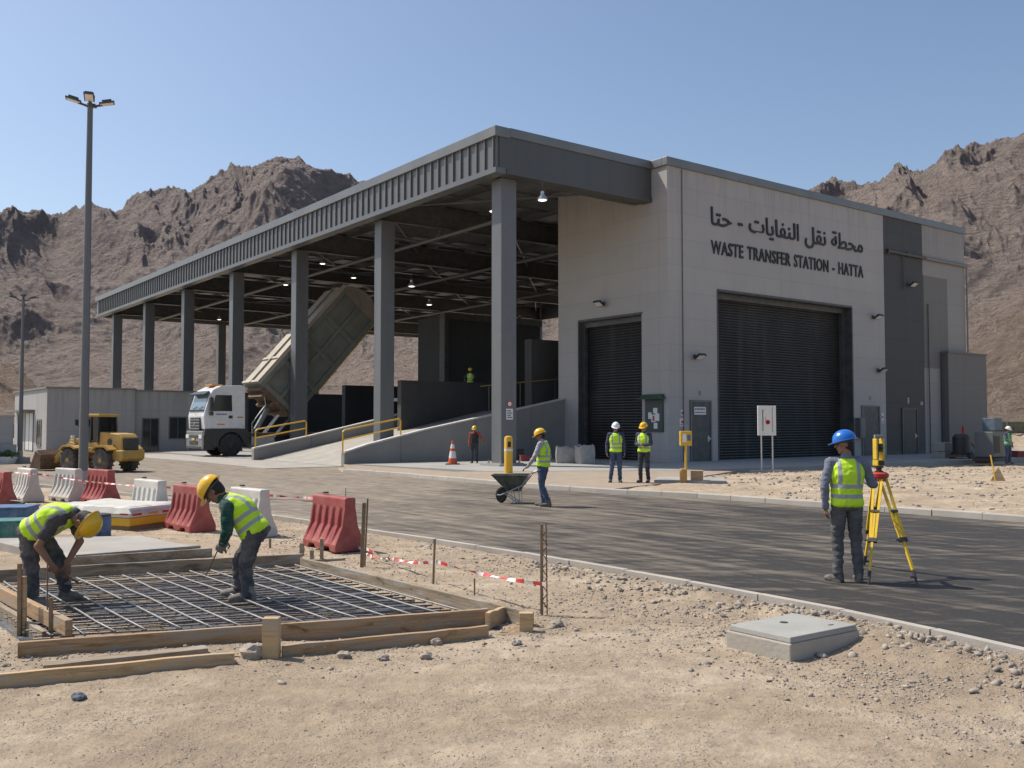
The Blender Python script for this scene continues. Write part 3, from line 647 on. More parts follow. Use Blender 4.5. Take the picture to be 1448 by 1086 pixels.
for k in range(4): t.bb(.82, 1.08 - .06 * (k % 2), .508, .5145, 2.12 + k * .09, 2.16 + k * .09)
t.build('print', SIGN, o)
p = MB(); p.lathe([(.13, 0), (.13, .012)], 20, (.95, .527, 2.7), Matrix.Rotation(R(90), 3, 'X')); o = p.build('notice', RED, can)
p = MB(); p.lathe([(.09, 0), (.09, .005)], 20, (.95, .5145, 2.7), Matrix.Rotation(R(90), 3, 'X')); p.build('print', PAPER, o)
# hanging lamps
LIT, nt, b = newmat('lamp_lit'); b.inputs['Emission Color'].default_value = (1, .93, .8, 1); b.inputs['Emission Strength'].default_value = 3.2
ALU = pm('aluminium', (.5, .5, .49), .35, .8, var=.1, bmp=.03)
l0 = empty('hanging_lamp', (0, 0, 0), AU, 'lit bell shaped lamp hanging under the dark canopy roof', 'ceiling lamp', 'lamps under the canopy roof')
h = MB(); h.lathe([(.33, 0), (.30, .08), (.14, .3), (.10, .34), (.10, .5), (.02, .52)], 20); h.build('shade', ALU, l0, smooth='auto')
h = MB(); h.lathe([(.28, .03), (.2, -.02), (.0001, -.03)], 20); h.build('bulb_lens', LIT, l0, smooth=True)
h = MB(); h.tube([(0, 0, .5), (0, 0, 1.3)], .015, 6); h.build('rod', STEELD, l0)
LS = [(767, 283, 38.0), (697, 299, 49), (622, 335, 57), (582, 405, 47), (607, 431, 62), (456, 313 + 60, 62), (404, 387 + 16, 70), (337, 424, 78), (500, 371 + 22, 68), (268, 443, 84), (310, 452, 90), (432, 441, 92), (700, 400, 66), (735, 452, 76)]
for k, (px, py, Y) in enumerate(LS):
    p = AT(px, py, Y); du_ = (p - B0).dot(U); z = max(min(p.z, 12.6), 9.6)
    if abs(z - p.z) > .01: p = AT(px, py, Y * (z - HC) / (p.z - HC))
    o = l0 if k == 0 else copy_tree(l0); o.location = p; o.scale = (.72,) * 3
# ================================================================== retaining walls, ramps, hopper walls inside
def wallpoly(name, v, th, pts, mat, label, cat='retaining wall', group=None, cap=True):
    """wall in a plane v=const; pts (u,z) outline, thickness towards +v"""
    e = empty(name, UV(0, v), AU, label, cat, group)
    m_ = MB(); m_.prism(pts, 0, th, 'y'); m_.build('wall', mat, e, bevel=.01)
    return e
RCON = panel_mat('ramp_concrete', (.25, .24, .225), row=None, vj=((0, (-9.7, -5.6, -2.2)),), var=.16, contrast=.6, rough=.85)
CAPC = pm('cap_concrete', (.52, .50, .47), .8, var=.12, scale=2, bmp=.2)
def rampwall(name, v, u0, u1, pts_top, label):
    e = empty(name, UV(0, v), AU, label, 'ramp wall')
    poly = [(u0, -.3)] + [(u1, -.3)] + list(reversed(pts_top))
    m_ = MB(); m_.prism(poly, 0, .3, 'y'); m_.build('wall', RCON, e)
    c_ = MB()
    for a, b_ in zip(pts_top[:-1], pts_top[1:]):
        c_.hexa([(a[0], -.03, a[1] + .001), (b_[0], -.03, b_[1] + .001), (b_[0], .33, b_[1] + .001), (a[0], .33, a[1] + .001), (a[0], -.03, a[1] + .07), (b_[0], -.03, b_[1] + .07), (b_[0], .33, b_[1] + .07), (a[0], .33, a[1] + .07)])
    c_.build('coping', CAPC, e); return e
t2 = [plane_v(px, py, 7.3) for px, py in ((487, 641), (520, 630), (600, 609), (695, 588), (795, 565))]
t2[-1] = (-.02, t2[-1][1])
rampwall('ramp_wall', 7.3, t2[0][0], -.02, t2, 'concrete ramp wall rising right behind the traffic cone to the pale building')
t1 = [plane_v(px, py, 16.7) for px, py in ((359, 635), (440, 617), (535, 594), (600, 578))]
rampwall('ramp_wall', 16.7, t1[0][0], t1[-1][0], t1, 'concrete ramp wall rising right beside the white tipper truck')
# ramp deck between the walls, platform behind
d_ = MB()
a0, a1 = t2[0], t2[-1]
d_.hexa([UV(a0[0], 7.62, -.2), UV(-.05, 7.62, -.2), UV(-.05, 16.68, -.2), UV(a0[0], 16.68, -.2), UV(a0[0], 7.62, .04), UV(-.05, 7.62, a1[1] - .5), UV(-.05, 16.68, a1[1] - .5), UV(a0[0], 16.68, .04)])
tag(d_.build('ramp_deck', CONL), kind='structure')
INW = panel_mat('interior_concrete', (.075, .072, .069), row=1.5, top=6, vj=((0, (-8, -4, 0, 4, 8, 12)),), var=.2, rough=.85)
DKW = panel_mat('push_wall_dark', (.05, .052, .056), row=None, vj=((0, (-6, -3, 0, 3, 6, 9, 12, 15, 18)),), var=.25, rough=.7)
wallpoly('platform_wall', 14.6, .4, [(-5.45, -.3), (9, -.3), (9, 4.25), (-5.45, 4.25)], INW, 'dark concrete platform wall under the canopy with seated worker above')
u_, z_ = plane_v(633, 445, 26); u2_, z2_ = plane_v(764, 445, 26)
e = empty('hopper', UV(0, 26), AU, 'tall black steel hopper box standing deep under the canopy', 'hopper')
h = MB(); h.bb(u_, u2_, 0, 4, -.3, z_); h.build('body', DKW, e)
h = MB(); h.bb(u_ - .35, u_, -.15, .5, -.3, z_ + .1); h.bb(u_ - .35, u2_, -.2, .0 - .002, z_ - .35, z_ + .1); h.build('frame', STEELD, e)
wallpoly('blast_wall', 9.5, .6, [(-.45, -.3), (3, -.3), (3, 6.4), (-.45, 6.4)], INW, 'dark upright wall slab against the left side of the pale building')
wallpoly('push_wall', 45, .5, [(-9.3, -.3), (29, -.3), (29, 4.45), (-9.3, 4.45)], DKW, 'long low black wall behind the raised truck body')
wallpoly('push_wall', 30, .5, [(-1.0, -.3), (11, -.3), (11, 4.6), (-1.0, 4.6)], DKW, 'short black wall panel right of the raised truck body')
# yellow railings
def railing(v, p, label):
    q = [plane_v(*a, v) for a in p]
    e = empty('safety_railing', UV(0, v), AU, label, 'railing', 'yellow railings on the ramp walls')
    (ub, zb), (ut, zt), (u3, z3), (u4, z4) = q
    m_ = MB(); m_.tube([(ut, .15, zt - .1), (ut + .08, .15, zt), (u3 - .08, .15, z3), (u3, .15, z3 - .1)], .035, 8); m_.build('top_rail', YEL, e, smooth='auto')
    m_ = MB(); m_.tube([(ut, .15, (zt + zb) / 2), (u4, .15, (z3 + z4) / 2)], .03, 8); m_.build('mid_rail', YEL, e, smooth='auto')
    for (uu, z0_, z1_) in ((ut, zb - .1, zt - .08), (u3, z4 - .1, z3 - .08)):
        m_ = MB(); m_.tube([(uu, .15, z0_), (uu, .15, z1_)], .035, 8); m_.build('post', YEL, e, smooth='auto')
railing(7.3, ((487, 637), (487, 608), (569, 592), (569, 616)), 'bright yellow tubular railing on the nearer ramp wall')
railing(16.7, ((363, 632), (363, 607), (435, 595), (435, 616)), 'bright yellow tubular railing on ramp wall beside the truck')
p0, p1 = plane_v(680, 546, 9.0), plane_v(788, 536, 9.0)
e = empty('handrail', UV(0, 9), AU, 'thin brass coloured handrail on the upper ramp by the pale building', 'railing')
m_ = MB(); m_.tube([(p0[0], 0, p0[1]), (p1[0], 0, p1[1])], .03, 6); m_.build('rail', pm('brass_rail', (.3, .2, .06), .5), e)
for k in (.1, .5, .97):
    m_ = MB(); x_ = p0[0] + (p1[0] - p0[0]) * k; zz = p0[1] + (p1[1] - p0[1]) * k; m_.tube([(x_, 0, zz - 1.3), (x_, 0, zz)], .025, 6); m_.build('post', STEELD, e)
# ================================================================== left annex and booth
A0 = G(65, 641, 0)
ANX = panel_mat('annex_panel', (.40, .385, .37), row=1.4, top=4.2, vj=((0, (2.4, 4.8, 7.2)), (1, (3, 6, 9))), var=.08)
ann = empty('annex_building', A0, AU, 'low flat roofed grey annex with parapet behind the yellow loader', 'building')
w = MB(); w.bb(0, 5.4, 0, 11.5, -.3, 4.15); w.bb(5.42, 10.6, .5, 11.5, -.3, 4.1); w.build('wall', ANX, ann)
w = MB(); w.bb(-.1, 5.5, -.1, 11.6, 4.15, 4.27); w.bb(5.5, 10.7, .4, 11.6, 4.1, 4.2); w.build('parapet', FCAP, ann)
GL, nt, b = newmat('window_glass'); b.inputs['Base Color'].default_value = (.03, .04, .045, 1); b.inputs['Roughness'].default_value = .08; b.inputs['Specular IOR Level'].default_value = .8
def win(x0, x1, y, z0, z1, nm='window', ax='x', mat=None):
    o = MB(); P = (lambda a, b_, c_, d_, e_, f_: o.bb(a, b_, c_, d_, e_, f_)) if ax == 'x' else (lambda a, b_, c_, d_, e_, f_: o.bb(c_, d_, a, b_, e_, f_))
    P(x0 - .07, x1 + .07, y - .05, y + .02, z1, z1 + .08); P(x0 - .07, x1 + .07, y - .07, y + .02, z0 - .08, z0); P(x0 - .07, x0, y - .05, y + .02, z0, z1); P(x1, x1 + .07, y - .05, y + .02, z0, z1); P((x0 + x1) / 2 - .02, (x0 + x1) / 2 + .02, y - .04, y + .02, z0, z1)
    wn = o.build(nm, STEEL, ann); o = MB()
    if ax == 'x': o.bb(x0, x1, y - .02, y + .01, z0, z1)
    else: o.bb(y - .02, y + .01, x0, x1, z0, z1)
    o.build('pane', mat or GL, wn)
win(7.9, 9.0, .5, .9, 2.3); win(6.1, 7.1, .5, .1, 2.2, 'door')
win(1.6, 2.9, 0, .5, 2.1, ax='y'); win(4.3, 7.0, 0, .1, 2.6, 'shutter_door', ax='y', mat=WHITE); win(8.2, 9.8, 0, .3, 2.6, ax='y')
w = MB(); w.bb(-.8, 0, 3.9, 10.8, 2.72, 2.84); w.build('awning', FCAP, ann)
bo = empty('booth', AT(17, 652, 42.5) * 1.0, AU, 'small grey concrete booth cut by left edge of photo', 'booth'); bo.location.z = 0
w = MB(); w.bb(0, 3.2, 0, 2.6, -.1, 2.2) ; w.bb(-.05, 3.25, -.05, 2.65, 2.2, 2.28)
bo.location = G(18, 655, 0) + U * -3.2 ; w.build('wall', ANX, bo)
w = MB(); w.bb(1.4, 2.5, -.03, 0.01, .3, 1.75); w.build('poster', pm('poster', (.12, .09, .08), .6, var=.9, scale=2.2, bmp=0, dust=.8, dcol=(.45, .14, .05)), bo)
w = MB(); w.prism([(-.5, 0), (-.1, 0), (-.05, .6), (-.25, .9)], 1.6, 3.3, 'x'); w.build('plinth', CONC, bo)
# ================================================================== light masts
def mast(base, h, r, label, heads=4, rot=0):
    e = empty('light_mast', base, rot, label, 'light mast')
    p = MB(); p.tube([(0, 0, .3), (0, 0, h)], [r, r * .58], 12); p.build('pole', STEEL, e, smooth='auto')
    p = MB(); p.bb(-r * 3, r * 3, -r * 3, r * 3, -.2, .28); p.lathe([(r * 1.9, .28), (r * 1.9, .31), (r * 1.15, .31), (r * 1.1, .6)], 12); p.build('base', CONC, e)
    for k in range(heads):
        a = R(20) + k * 2 * math.pi / heads; M = Matrix.Rotation(a, 3, 'Z')
        p = MB(); p.beam(M @ Vector((.05, 0, 0)) + Vector((0, 0, h - .05)), M @ Vector((.3, 0, 0)) + Vector((0, 0, h + .02)), .05, .05)
        p.box(M @ Vector((.42, 0, 0)) + Vector((0, 0, h + .08)), (.4, .26, .045), rot=M @ Matrix.Rotation(R(-14), 3, 'Y')); p.box(M @ Vector((.42, 0, 0)) + Vector((0, 0, h + .13)), (.25, .2, .07), rot=M @ Matrix.Rotation(R(-14), 3, 'Y')); o = p.build('lamp_head', STEELD, e)
        p = MB(); p.box(M @ Vector((.42, 0, 0)) + Vector((0, 0, h + .05)), (.34, .2, .015), rot=M @ Matrix.Rotation(R(-14), 3, 'Y')); p.build('lens', GLASS, o)
    p = MB(); p.tube([(0, 0, h), (0, 0, h + .22)], .05, 8); p.box((0, 0, h + .22), (.2, .12, .1)); p.build('finial', STEELD, e)
bm_ = G(117, 697, 0); tp = AT(122, 148, bm_.y)
mast(bm_, tp.z, .125, 'tall dark light mast with four lamp heads behind the barriers')
bm_ = G(28, 655, 0); tp = AT(29, 424, bm_.y); mast(bm_, tp.z, .11, 'shorter distant light mast rising beside the grey booth', 2)
pb = bm_ + Vector((-.2, -.75, 0)); e = empty('planter', pb, 0, 'low white planter with green plants below the distant light mast', 'planter')
p = MB(); p.lathe([(.32, 0), (.45, .32), (.42, .34), (.38, .3)], 14); p.build('tub', WHITE, e)
LEAF = pm('leaves', (.06, .11, .03), .6, var=.4, scale=12)
p = MB()
for k in range(220):
    a = random.uniform(0, 6.28); rr = random.uniform(0, .5); c_ = Vector((math.cos(a) * rr, math.sin(a) * rr, .33 + random.uniform(0, .28) * (1 - rr))); d = Vector((random.gauss(0, 1), random.gauss(0, 1), random.gauss(0, 1) + .6)).normalized() * .12; q = d.orthogonal().normalized() * .04
    p.add([c_, c_ + d * .5 + q, c_ + d, c_ + d * .5 - q], [(0, 1, 2, 3)])
p.build('foliage', LEAF, e, fix=False)
# ================================================================== tipper truck (x forward, y left, z up)
TYRE = pm('dusty_tyre', (.06, .055, .05), .9, var=.3, scale=5, dust=.8, dcol=(.22, .18, .14)); SCT = 1.12; TU = -13.25 + 1.36 * SCT; TV = 23.0 + 1.25 * SCT; trz = math.atan2(-.6, -.8)
trk = empty('tipper_truck', UV(TU, TV, .0), trz, 'white cab tipper truck with its grey dump body raised under canopy', 'truck'); trk.scale = (SCT,) * 3
CABW = pm('cab_white', (.74, .74, .74), .35, var=.05, bmp=.02, dust=.3, dcol=(.42, .37, .3), scale=1.5, coat=.3)
DUMP = pm('dump_body_paint', (.155, .165, .145), .6, .1, var=.22, scale=1.2, bmp=.15, bscale=12, dust=.4, dcol=(.27, .235, .18))
DUMPL = pm('dump_floor', (.36, .325, .27), .6, .1, var=.2, scale=1.0, bmp=.2, bscale=6, dust=.6, dcol=(.36, .29, .2))
CHRM = pm('chrome_grey', (.33, .34, .35), .35, .5, var=.15, bmp=.03, dust=.3)
RUST = pm('rusty_steel', (.19, .12, .075), .8, .2, var=.4, scale=6, bmp=.3)
WGLASS, nt, b = newmat('windscreen'); b.inputs['Base Color'].default_value = (.16, .21, .23, 1); b.inputs['Roughness'].default_value = .12; b.inputs['Specular IOR Level'].default_value = 1
DGLASS, nt, b = newmat('dark_glass'); b.inputs['Base Color'].default_value = (.012, .015, .017, 1); b.inputs['Roughness'].default_value = .1; b.inputs['Specular IOR Level'].default_value = .7
def sidep(mb, prof, y0, y1, mi=0): mb.prism(prof, y0, y1, 'y', mi)
# cab shell: side profile with door-window and windscreen openings left to inset panes
c = MB()
prof = [(1.36, 1.4), (1.42, 2.05), (1.34, 2.42), (1.08, 3.22), (.95, 3.42), (.55, 3.62), (-.55, 3.66), (-.72, 3.55), (-.74, 1.4)]
sidep(c, prof, -1.22, 1.22); c.build('cab', CABW, trk, bevel=.045, segs=3)
c = MB(); c.add([(1.372, -1.08, 2.40), (1.372, 1.08, 2.40), (1.125, 1.02, 3.14), (1.125, -1.02, 3.14)], [(0, 1, 2, 3)]); c.build('windscreen', WGLASS, trk)
c = MB(); c.prism([(1.05, 3.22), (1.36, 3.12), (1.39, 3.2), (1.12, 3.36)], -1.1, 1.1, 'y'); c.build('sun_visor', pm('visor_dark', (.07, .085, .09), .3, bmp=0), trk, bevel=.01)
c = MB()
for y in (-.55, .35): c.beam((1.40, y, 2.43), (1.36, y + .55, 2.56), .025, .02)
c.bb(1.36, 1.41, -1.08, 1.08, 2.32, 2.4); c.build('wiper', BLKP, trk)
for s in (1, -1):
    d = MB(); d.prism([(1.02, 1.45), (1.06, 2.4), (.86, 3.24), (-.1, 3.24), (-.12, 1.45)], s * 1.221, s * 1.238, 'y'); dr = d.build('door', CABW, trk)
    d = MB(); d.prism([(1.02, 2.32), (.84, 3.14), (.0, 3.14), (-.03, 2.32)], s * 1.235, s * 1.246, 'y'); d.build('window', DGLASS, dr)
    d = MB(); d.bb(-.05, .15, s * 1.238, s * 1.262, 1.95, 2.1); d.build('handle', BLKP, dr)
    d = MB(); d.bb(1.02, 1.2, s * 1.3, s * 1.5, 2.35, 3.0); d.bb(1.02, 1.18, s * 1.3, s * 1.48, 2.1, 2.3); d.tube([(1.05, s * 1.2, 3.05), (1.1, s * 1.42, 3.05), (1.1, s * 1.42, 2.1), (1.02, s * 1.2, 2.2)], .022, 6); d.build('mirror', BLKP, trk, bevel=.015)
    # headlight and corner
    d = MB(); d.bb(1.35, 1.53, s * .78, s * 1.2, .93, 1.12); h = d.build('headlight', GLASS, trk, bevel=.02)
    arch = [(.66 * math.cos(t_), .6 + .66 * math.sin(t_)) for t_ in [math.pi * k / 12 - .1 for k in range(13)]]
    d = MB(); op = [(-.95, .55), (-.95, 1.2), (-.78, 1.42), (1.36, 1.42), (1.38, .9), (.9, .45)]
    ins_ = [(max(min(a_, .9), -.9), b_) for a_, b_ in arch]
    top_ = [(.9, .45), (1.38, .9), (1.36, 1.42), (.4, 1.44), (-.3, 1.44), (-.78, 1.42), (-.95, 1.2), (-.95, .5)]
    d.prism(top_ + list(reversed(ins_)), s * 1.02, s * 1.26, 'y'); d.build('mudguard', BLKP, trk)
    d = MB(); d.bb(.86, 1.42, s * .98, s * 1.24, .35, 1.1); d.build('step', BLKP, trk, bevel=.02)
t = MB(); random.seed(2)
for k in range(8): t.bb(.25 + k * .07, .3 + k * .07, 1.239, 1.243, 2.12 - .0, 2.2)
t.build('door_lettering', pm('blue_print', (.05, .12, .3), .5, bmp=0), dr if False else trk)
t = MB(); t.bb(-.62, -.3, 1.222, 1.228, 1.98, 2.05); t.build('marking', pm('orange_print', (.6, .25, .03), .5, bmp=0), trk); t = MB(); t.bb(.35, .75, 1.239, 1.243, 1.62, 1.68); t.build('marking', pm('orange_print', (.6, .25, .03), .5, bmp=0), trk)
c = MB(); c.bb(1.40, 1.47, -.72, .72, 1.35, 2.0); g_ = c.build('grille', BLKP, trk, bevel=.02)
c = MB()
for k in range(4): c.bb(1.455, 1.49, -.7, .7, 1.4 + k * .15, 1.46 + k * .15)
c.build('grille_bars', CHRM, g_)
c = MB(); c.lathe([(.09, 0), (.09, .015)], 16, (1.49, 0, 1.68), Matrix.Rotation(R(90), 3, 'Y')); c.build('badge', CHRM, g_)
c = MB(); c.lathe([(.045, 0), (.045, .01)], 12, (1.43, 0, 2.17), Matrix.Rotation(R(90), 3, 'Y')); c.build('emblem', pm('orange_print', (.6, .25, .03)), trk)
c = MB(); c.bb(1.12, 1.5, -1.23, 1.23, .42, 1.32); c.build('front_panel', CHRM, trk, bevel=.05)
c = MB(); c.bb(1.495, 1.53, -.62, .62, .98, 1.08); c.bb(1.49, 1.53, -.6, .6, .62, .8); c.bb(1.49, 1.525, -1.1, 1.1, .44, .52); c.build('bumper_slots', BLKP, trk)
c = MB(); c.bb(1.53, 1.545, -.22, .22, .84, .95); c.build('number_plate', pm('plate_yellow', (.6, .42, .1), .5, bmp=0), trk)
c = MB(); c.bb(.2, .8, -.5, .5, 3.62, 3.72); c.build('roof_beacon', pm('beacon_orange', (.5, .22, .04), .4, bmp=0), trk, bevel=.03)
# chassis
c = MB(); c.bb(-6.4, 1.2, -.45, -.3, .75, 1.05); c.bb(-6.4, 1.2, .3, .45, .75, 1.05)
for x in (-1.2, -2.6, -4.2, -6.2): c.bb(x, x + .12, -.3, .3, .8, 1.0)
c.build('chassis', BLKP, trk)
c = MB(); c.bb(-2.4, -1.1, .55, 1.15, .5, 1.05); c.build('fuel_tank', CHRM, trk, bevel=.06)
c = MB(); c.bb(-.98, -.78, -1.0, 1.0, 1.1, 3.1); c.tube([(-.9, .9, 1.0), (-.9, .9, 3.3)], .08, 10); c.build('air_intake', BLKP, trk)
def wheel(parent, x, y, r, wd, rim, nm='wheel', lug=0, rimw=.5):
    o = MB(); Mx = Matrix.Rotation(R(90), 3, 'X')
    o.lathe([(r * .56, -wd / 2 * .9), (r * .82, -wd / 2), (r * .95, -wd / 2 * .86), (r, -wd / 2 * .6), (r, wd / 2 * .6), (r * .95, wd / 2 * .86), (r * .82, wd / 2), (r * .56, wd / 2 * .9)], 30, (x, y, r), Mx)
    if lug:
        for k in range(lug):
            a = 2 * math.pi * k / lug
            for sg in (-1, 1):
                a2 = a + (math.pi / lug if sg > 0 else 0)
                c_ = Vector((x + math.cos(a2) * (r + .008), y + sg * wd * .25, r + math.sin(a2) * (r + .008)))
                o.box(c_, (.07 * r * 2, wd * .5, .06 * r), rot=Matrix.Rotation(-a2 + R(90), 3, 'Y') @ Matrix.Rotation(sg * R(25), 3, 'Z'))
    t_ = o.build(nm, TYRE if lug else BLACK, parent, smooth='auto')
    o = MB()
    for s in (-1, 1): o.lathe([(r * .56, 0), (r * .52, s * .01), (r * .48, -s * wd * .18), (r * .22, -s * wd * .2), (r * .2, s * wd * .05), (.0001, s * wd * .06)], 20, (x, y, r), Matrix.Rotation(R(90), 3, 'X') @ Matrix.Translation((0, 0, s * wd * .45)).to_3x3()) if False else o.lathe([(r * .56, s * wd * .44), (r * .5, s * wd * .42), (r * .46, s * wd * .3), (r * .24, s * wd * .26), (r * .2, s * wd * .46), (.0001, s * wd * .47)], 20, (x, y, r), Mx)
    for k in range(8):
        a = k * math.pi / 4
        for s in (-1, 1): o.lathe([(r * .03, s * wd * .25), (r * .03, s * wd * .33)], 6, (x + math.cos(a) * r * .35, y, r + math.sin(a) * r * .35), Mx)
    o.build('rim', rim, t_, smooth='auto')
for x in (0,):
    for s in (1, -1): wheel(trk, x, s * 1.03, .6, .36, BLKP)
for x in (-3.7, -5.1):
    for s in (1, -1): wheel(trk, x, s * .95, .55, .55, BLKP)
# raised dump body: near side quad read in the plane of its side
def tl(px, py, v=23.1):
    u_, z_ = plane_v(px, py, v); return Vector((-(u_ - TU), 0, z_)) / SCT
q1, q2, q3, q4 = tl(369, 542), tl(481, 415), tl(534, 470), tl(411, 597)
ax = (q2 - q1); Lb = ax.length; ax.normalize(); hx = (q4 - q1); hx -= ax * hx.dot(ax); Hb = hx.length; hx.normalize(); Lb = max(Lb, (q3 - q4).length)
yn = -(23.1 - TV) / SCT; Wd = 2.45
db = MB()
def D(a, h, y): return q1 + ax * (a * Lb) + hx * (h * Hb) + Vector((0, y, 0))
def dbox(mb, a0, a1, h0, h1, y0, y1, mi=0): mb.hexa([D(a0, h0, y0), D(a1, h0, y0), D(a1, h0, y1), D(a0, h0, y1), D(a0, h1, y0), D(a1, h1, y0), D(a1, h1, y1), D(a0, h1, y1)], mi)
body = MB()
dbox(body, 0, 1, 0, 1, yn - .14, yn - .10); dbox(body, 0, 1, 0, 1, yn - Wd, yn - Wd + .05)
dbox(body, 0, .015, 0, 1, yn - Wd, yn - .1); dbox(body, 0, 1, .97, 1, yn - Wd, yn - .1)
for a in (0, .23, .47, .71, .965): dbox(body, a, a + .035, .0, 1, yn - .10, yn)
for h, w_ in ((0, .09), (.47, .07), (.9, .1)): dbox(body, -.005, 1.005, h, h + w_, yn - .1, yn + .03)
bd = body.build('dump_body', DUMP, trk, bevel=.012)
fl = MB(); dbox(fl, 0, 1.0, -.03, -.002, yn - Wd, yn - .02)
for a in (.0, .24, .62): dbox(fl, a, a + .02, -.06, -.03, yn - Wd, yn)
dbox(fl, 0, 1, -.07, -.03, yn - Wd * .55, yn - Wd * .5); dbox(fl, -.01, 1.01, -.08, -.002, yn - .02, yn + .04)
fl.build('dump_floor', DUMPL, bd)
# rounded hood at the far top end
hd = MB()
for (a, b_) in ((0, 1),):
    seg = 8; pr = []
    for k in range(seg + 1):
        t_ = k / seg; pr.append((1 + .10 * math.sin(math.pi * t_) ** .7 * (1 if t_ < .9 else .8), -.03 + 1.06 * t_))
    n0 = len(pr); vs = [D(p[0], p[1], yn + .02) for p in pr] + [D(p[0], p[1], yn - Wd) for p in pr] + [D(.97, p[1], yn + .02) for p in pr] + [D(.97, p[1], yn - Wd) for p in pr]
    fs = []
    for k in range(seg): fs += [(k, k + 1, n0 + k + 1, n0 + k), (k, 2 * n0 + k, 2 * n0 + k + 1, k + 1), (n0 + k, n0 + k + 1, 3 * n0 + k + 1, 3 * n0 + k)]
    hd.add(vs, fs)
hd.build('tail_hood', pm('tarp_brown', (.21, .185, .15), .8, var=.25, scale=2, bmp=.3, bscale=8, dust=.3), bd)
ed = MB(); dbox(ed, .25, .98, 1.0, 1.03, yn - .06, yn + .05); ed.build('edge_marking', pm('worn_yellow', (.38, .25, .05), .7, var=.5, scale=8), bd)
# subframe below the lower end and lift ram
sf = MB(); dbox(sf, .02, .55, 1.0, 1.09, yn - Wd * .62, yn - Wd * .38); dbox(sf, -.03, .01, .1, .9, yn - Wd * .9, yn - .2)
for h in (.2, .45, .7): dbox(sf, -.06, -.0301, h, h + .06, yn - Wd * .9, yn - .2)
sf.build('subframe', RUST, bd)
rm = MB(); rm.tube([(-1.5, .2, 1.0), D(.1, .5, yn - Wd / 2)], .1, 10); rm.tube([(-1.5, .2, 1.0), Vector((-1.5, .2, 1.0)).lerp(D(.1, .5, yn - Wd / 2), .6)], .15, 10); rm.build('lift_ram', CHRM, trk)
rm = MB(); rm.beam((-1.9, .5, 1.0), D(.0, .75, yn - .5), .12, .14); rm.beam((-2.6, .5, 1.0), D(.05, 1, yn - .5), .1, .12); rm.tube([D(0, .1, yn - .3), D(-.08, .4, yn - .3), (-1.25, .8, 1.7), (-1.3, .7, 1.1)], .03, 6); rm.build('lift_arm', ALU, trk)
rm = MB(); rm.bb(-6.6, -1.2, -.6, .6, 1.06, 1.2); rm.build('body_frame', RUST, trk)
# ================================================================== wheel loader
LY = pm('loader_yellow', (.52, .30, .04), .5, var=.15, scale=3, bmp=.08, dust=.6, dcol=(.33, .25, .16))
lrz = math.atan2(.42, -.91); rw = G(146, 668, 0)
ld = empty('wheel_loader', (0, 0, 0), lrz, 'dusty yellow wheel loader with dark cab glass parked behind tall light mast', 'loader')
Mz = Matrix.Rotation(lrz, 3, 'Z'); ld.scale = (.93, 1, 1.04); ld.location = rw - Mz @ Vector((-.88, .62, 0))
c = MB(); c.prism([(-1.75, .78), (-1.72, 1.28), (-1.55, 1.42), (-.45, 1.5), (-.4, .7), (-1.4, .66)], -.42, .42, 'y'); c.build('engine_hood', LY, ld, bevel=.04)
c = MB(); c.bb(-1.80, -1.73, -.36, .36, .82, 1.26); o = c.build('rear_grille', BLKP, ld, bevel=.015)
c = MB()
for s in (1, -1): c.lathe([(.13, 0), (.13, .012), (.02, .012)], 18, (-1.05, s * .425, 1.12), Matrix.Rotation(-s * R(90), 3, 'X'))
c.bb(-1.35, -.8, .42, .428, .95, 1.0); c.build('side_vent', BLKP, ld)
c = MB(); c.prism([(-1.95, .5), (-1.95, .82), (-1.4, .82), (-1.2, .45), (-1.8, .4)], -.55, .55, 'y'); c.build('counterweight', LY, ld, bevel=.04)
c = MB(); c.bb(-.45, .55, -.5, .5, .72, .92); c.bb(-.42, .5, -.48, .48, .92, 1.1); c.build('cab_base', LY, ld, bevel=.03)
c = MB()
for (x, y) in ((-.42, .46), (-.42, -.46), (.46, .46), (.46, -.46), (.02, .46), (.02, -.46)): c.beam((x, y, 1.08), (x * .9, y * .93, 2.06), .07, .07, up=(1, 0, 0))
c.bb(-.42, .46, .43, .47, 1.08, 1.18); c.bb(-.42, .46, -.47, -.43, 1.08, 1.18); cb = c.build('cab_frame', BLKP, ld)
c = MB(); c.bb(-.38, .42, -.43, .43, 1.1, 2.05); c.build('cab_glass', WGLASS if False else DGLASS, cb)
c = MB(); c.bb(-.5, .52, -.5, .5, 2.06, 2.17); c.build('cab_roof', LY, ld, bevel=.03)
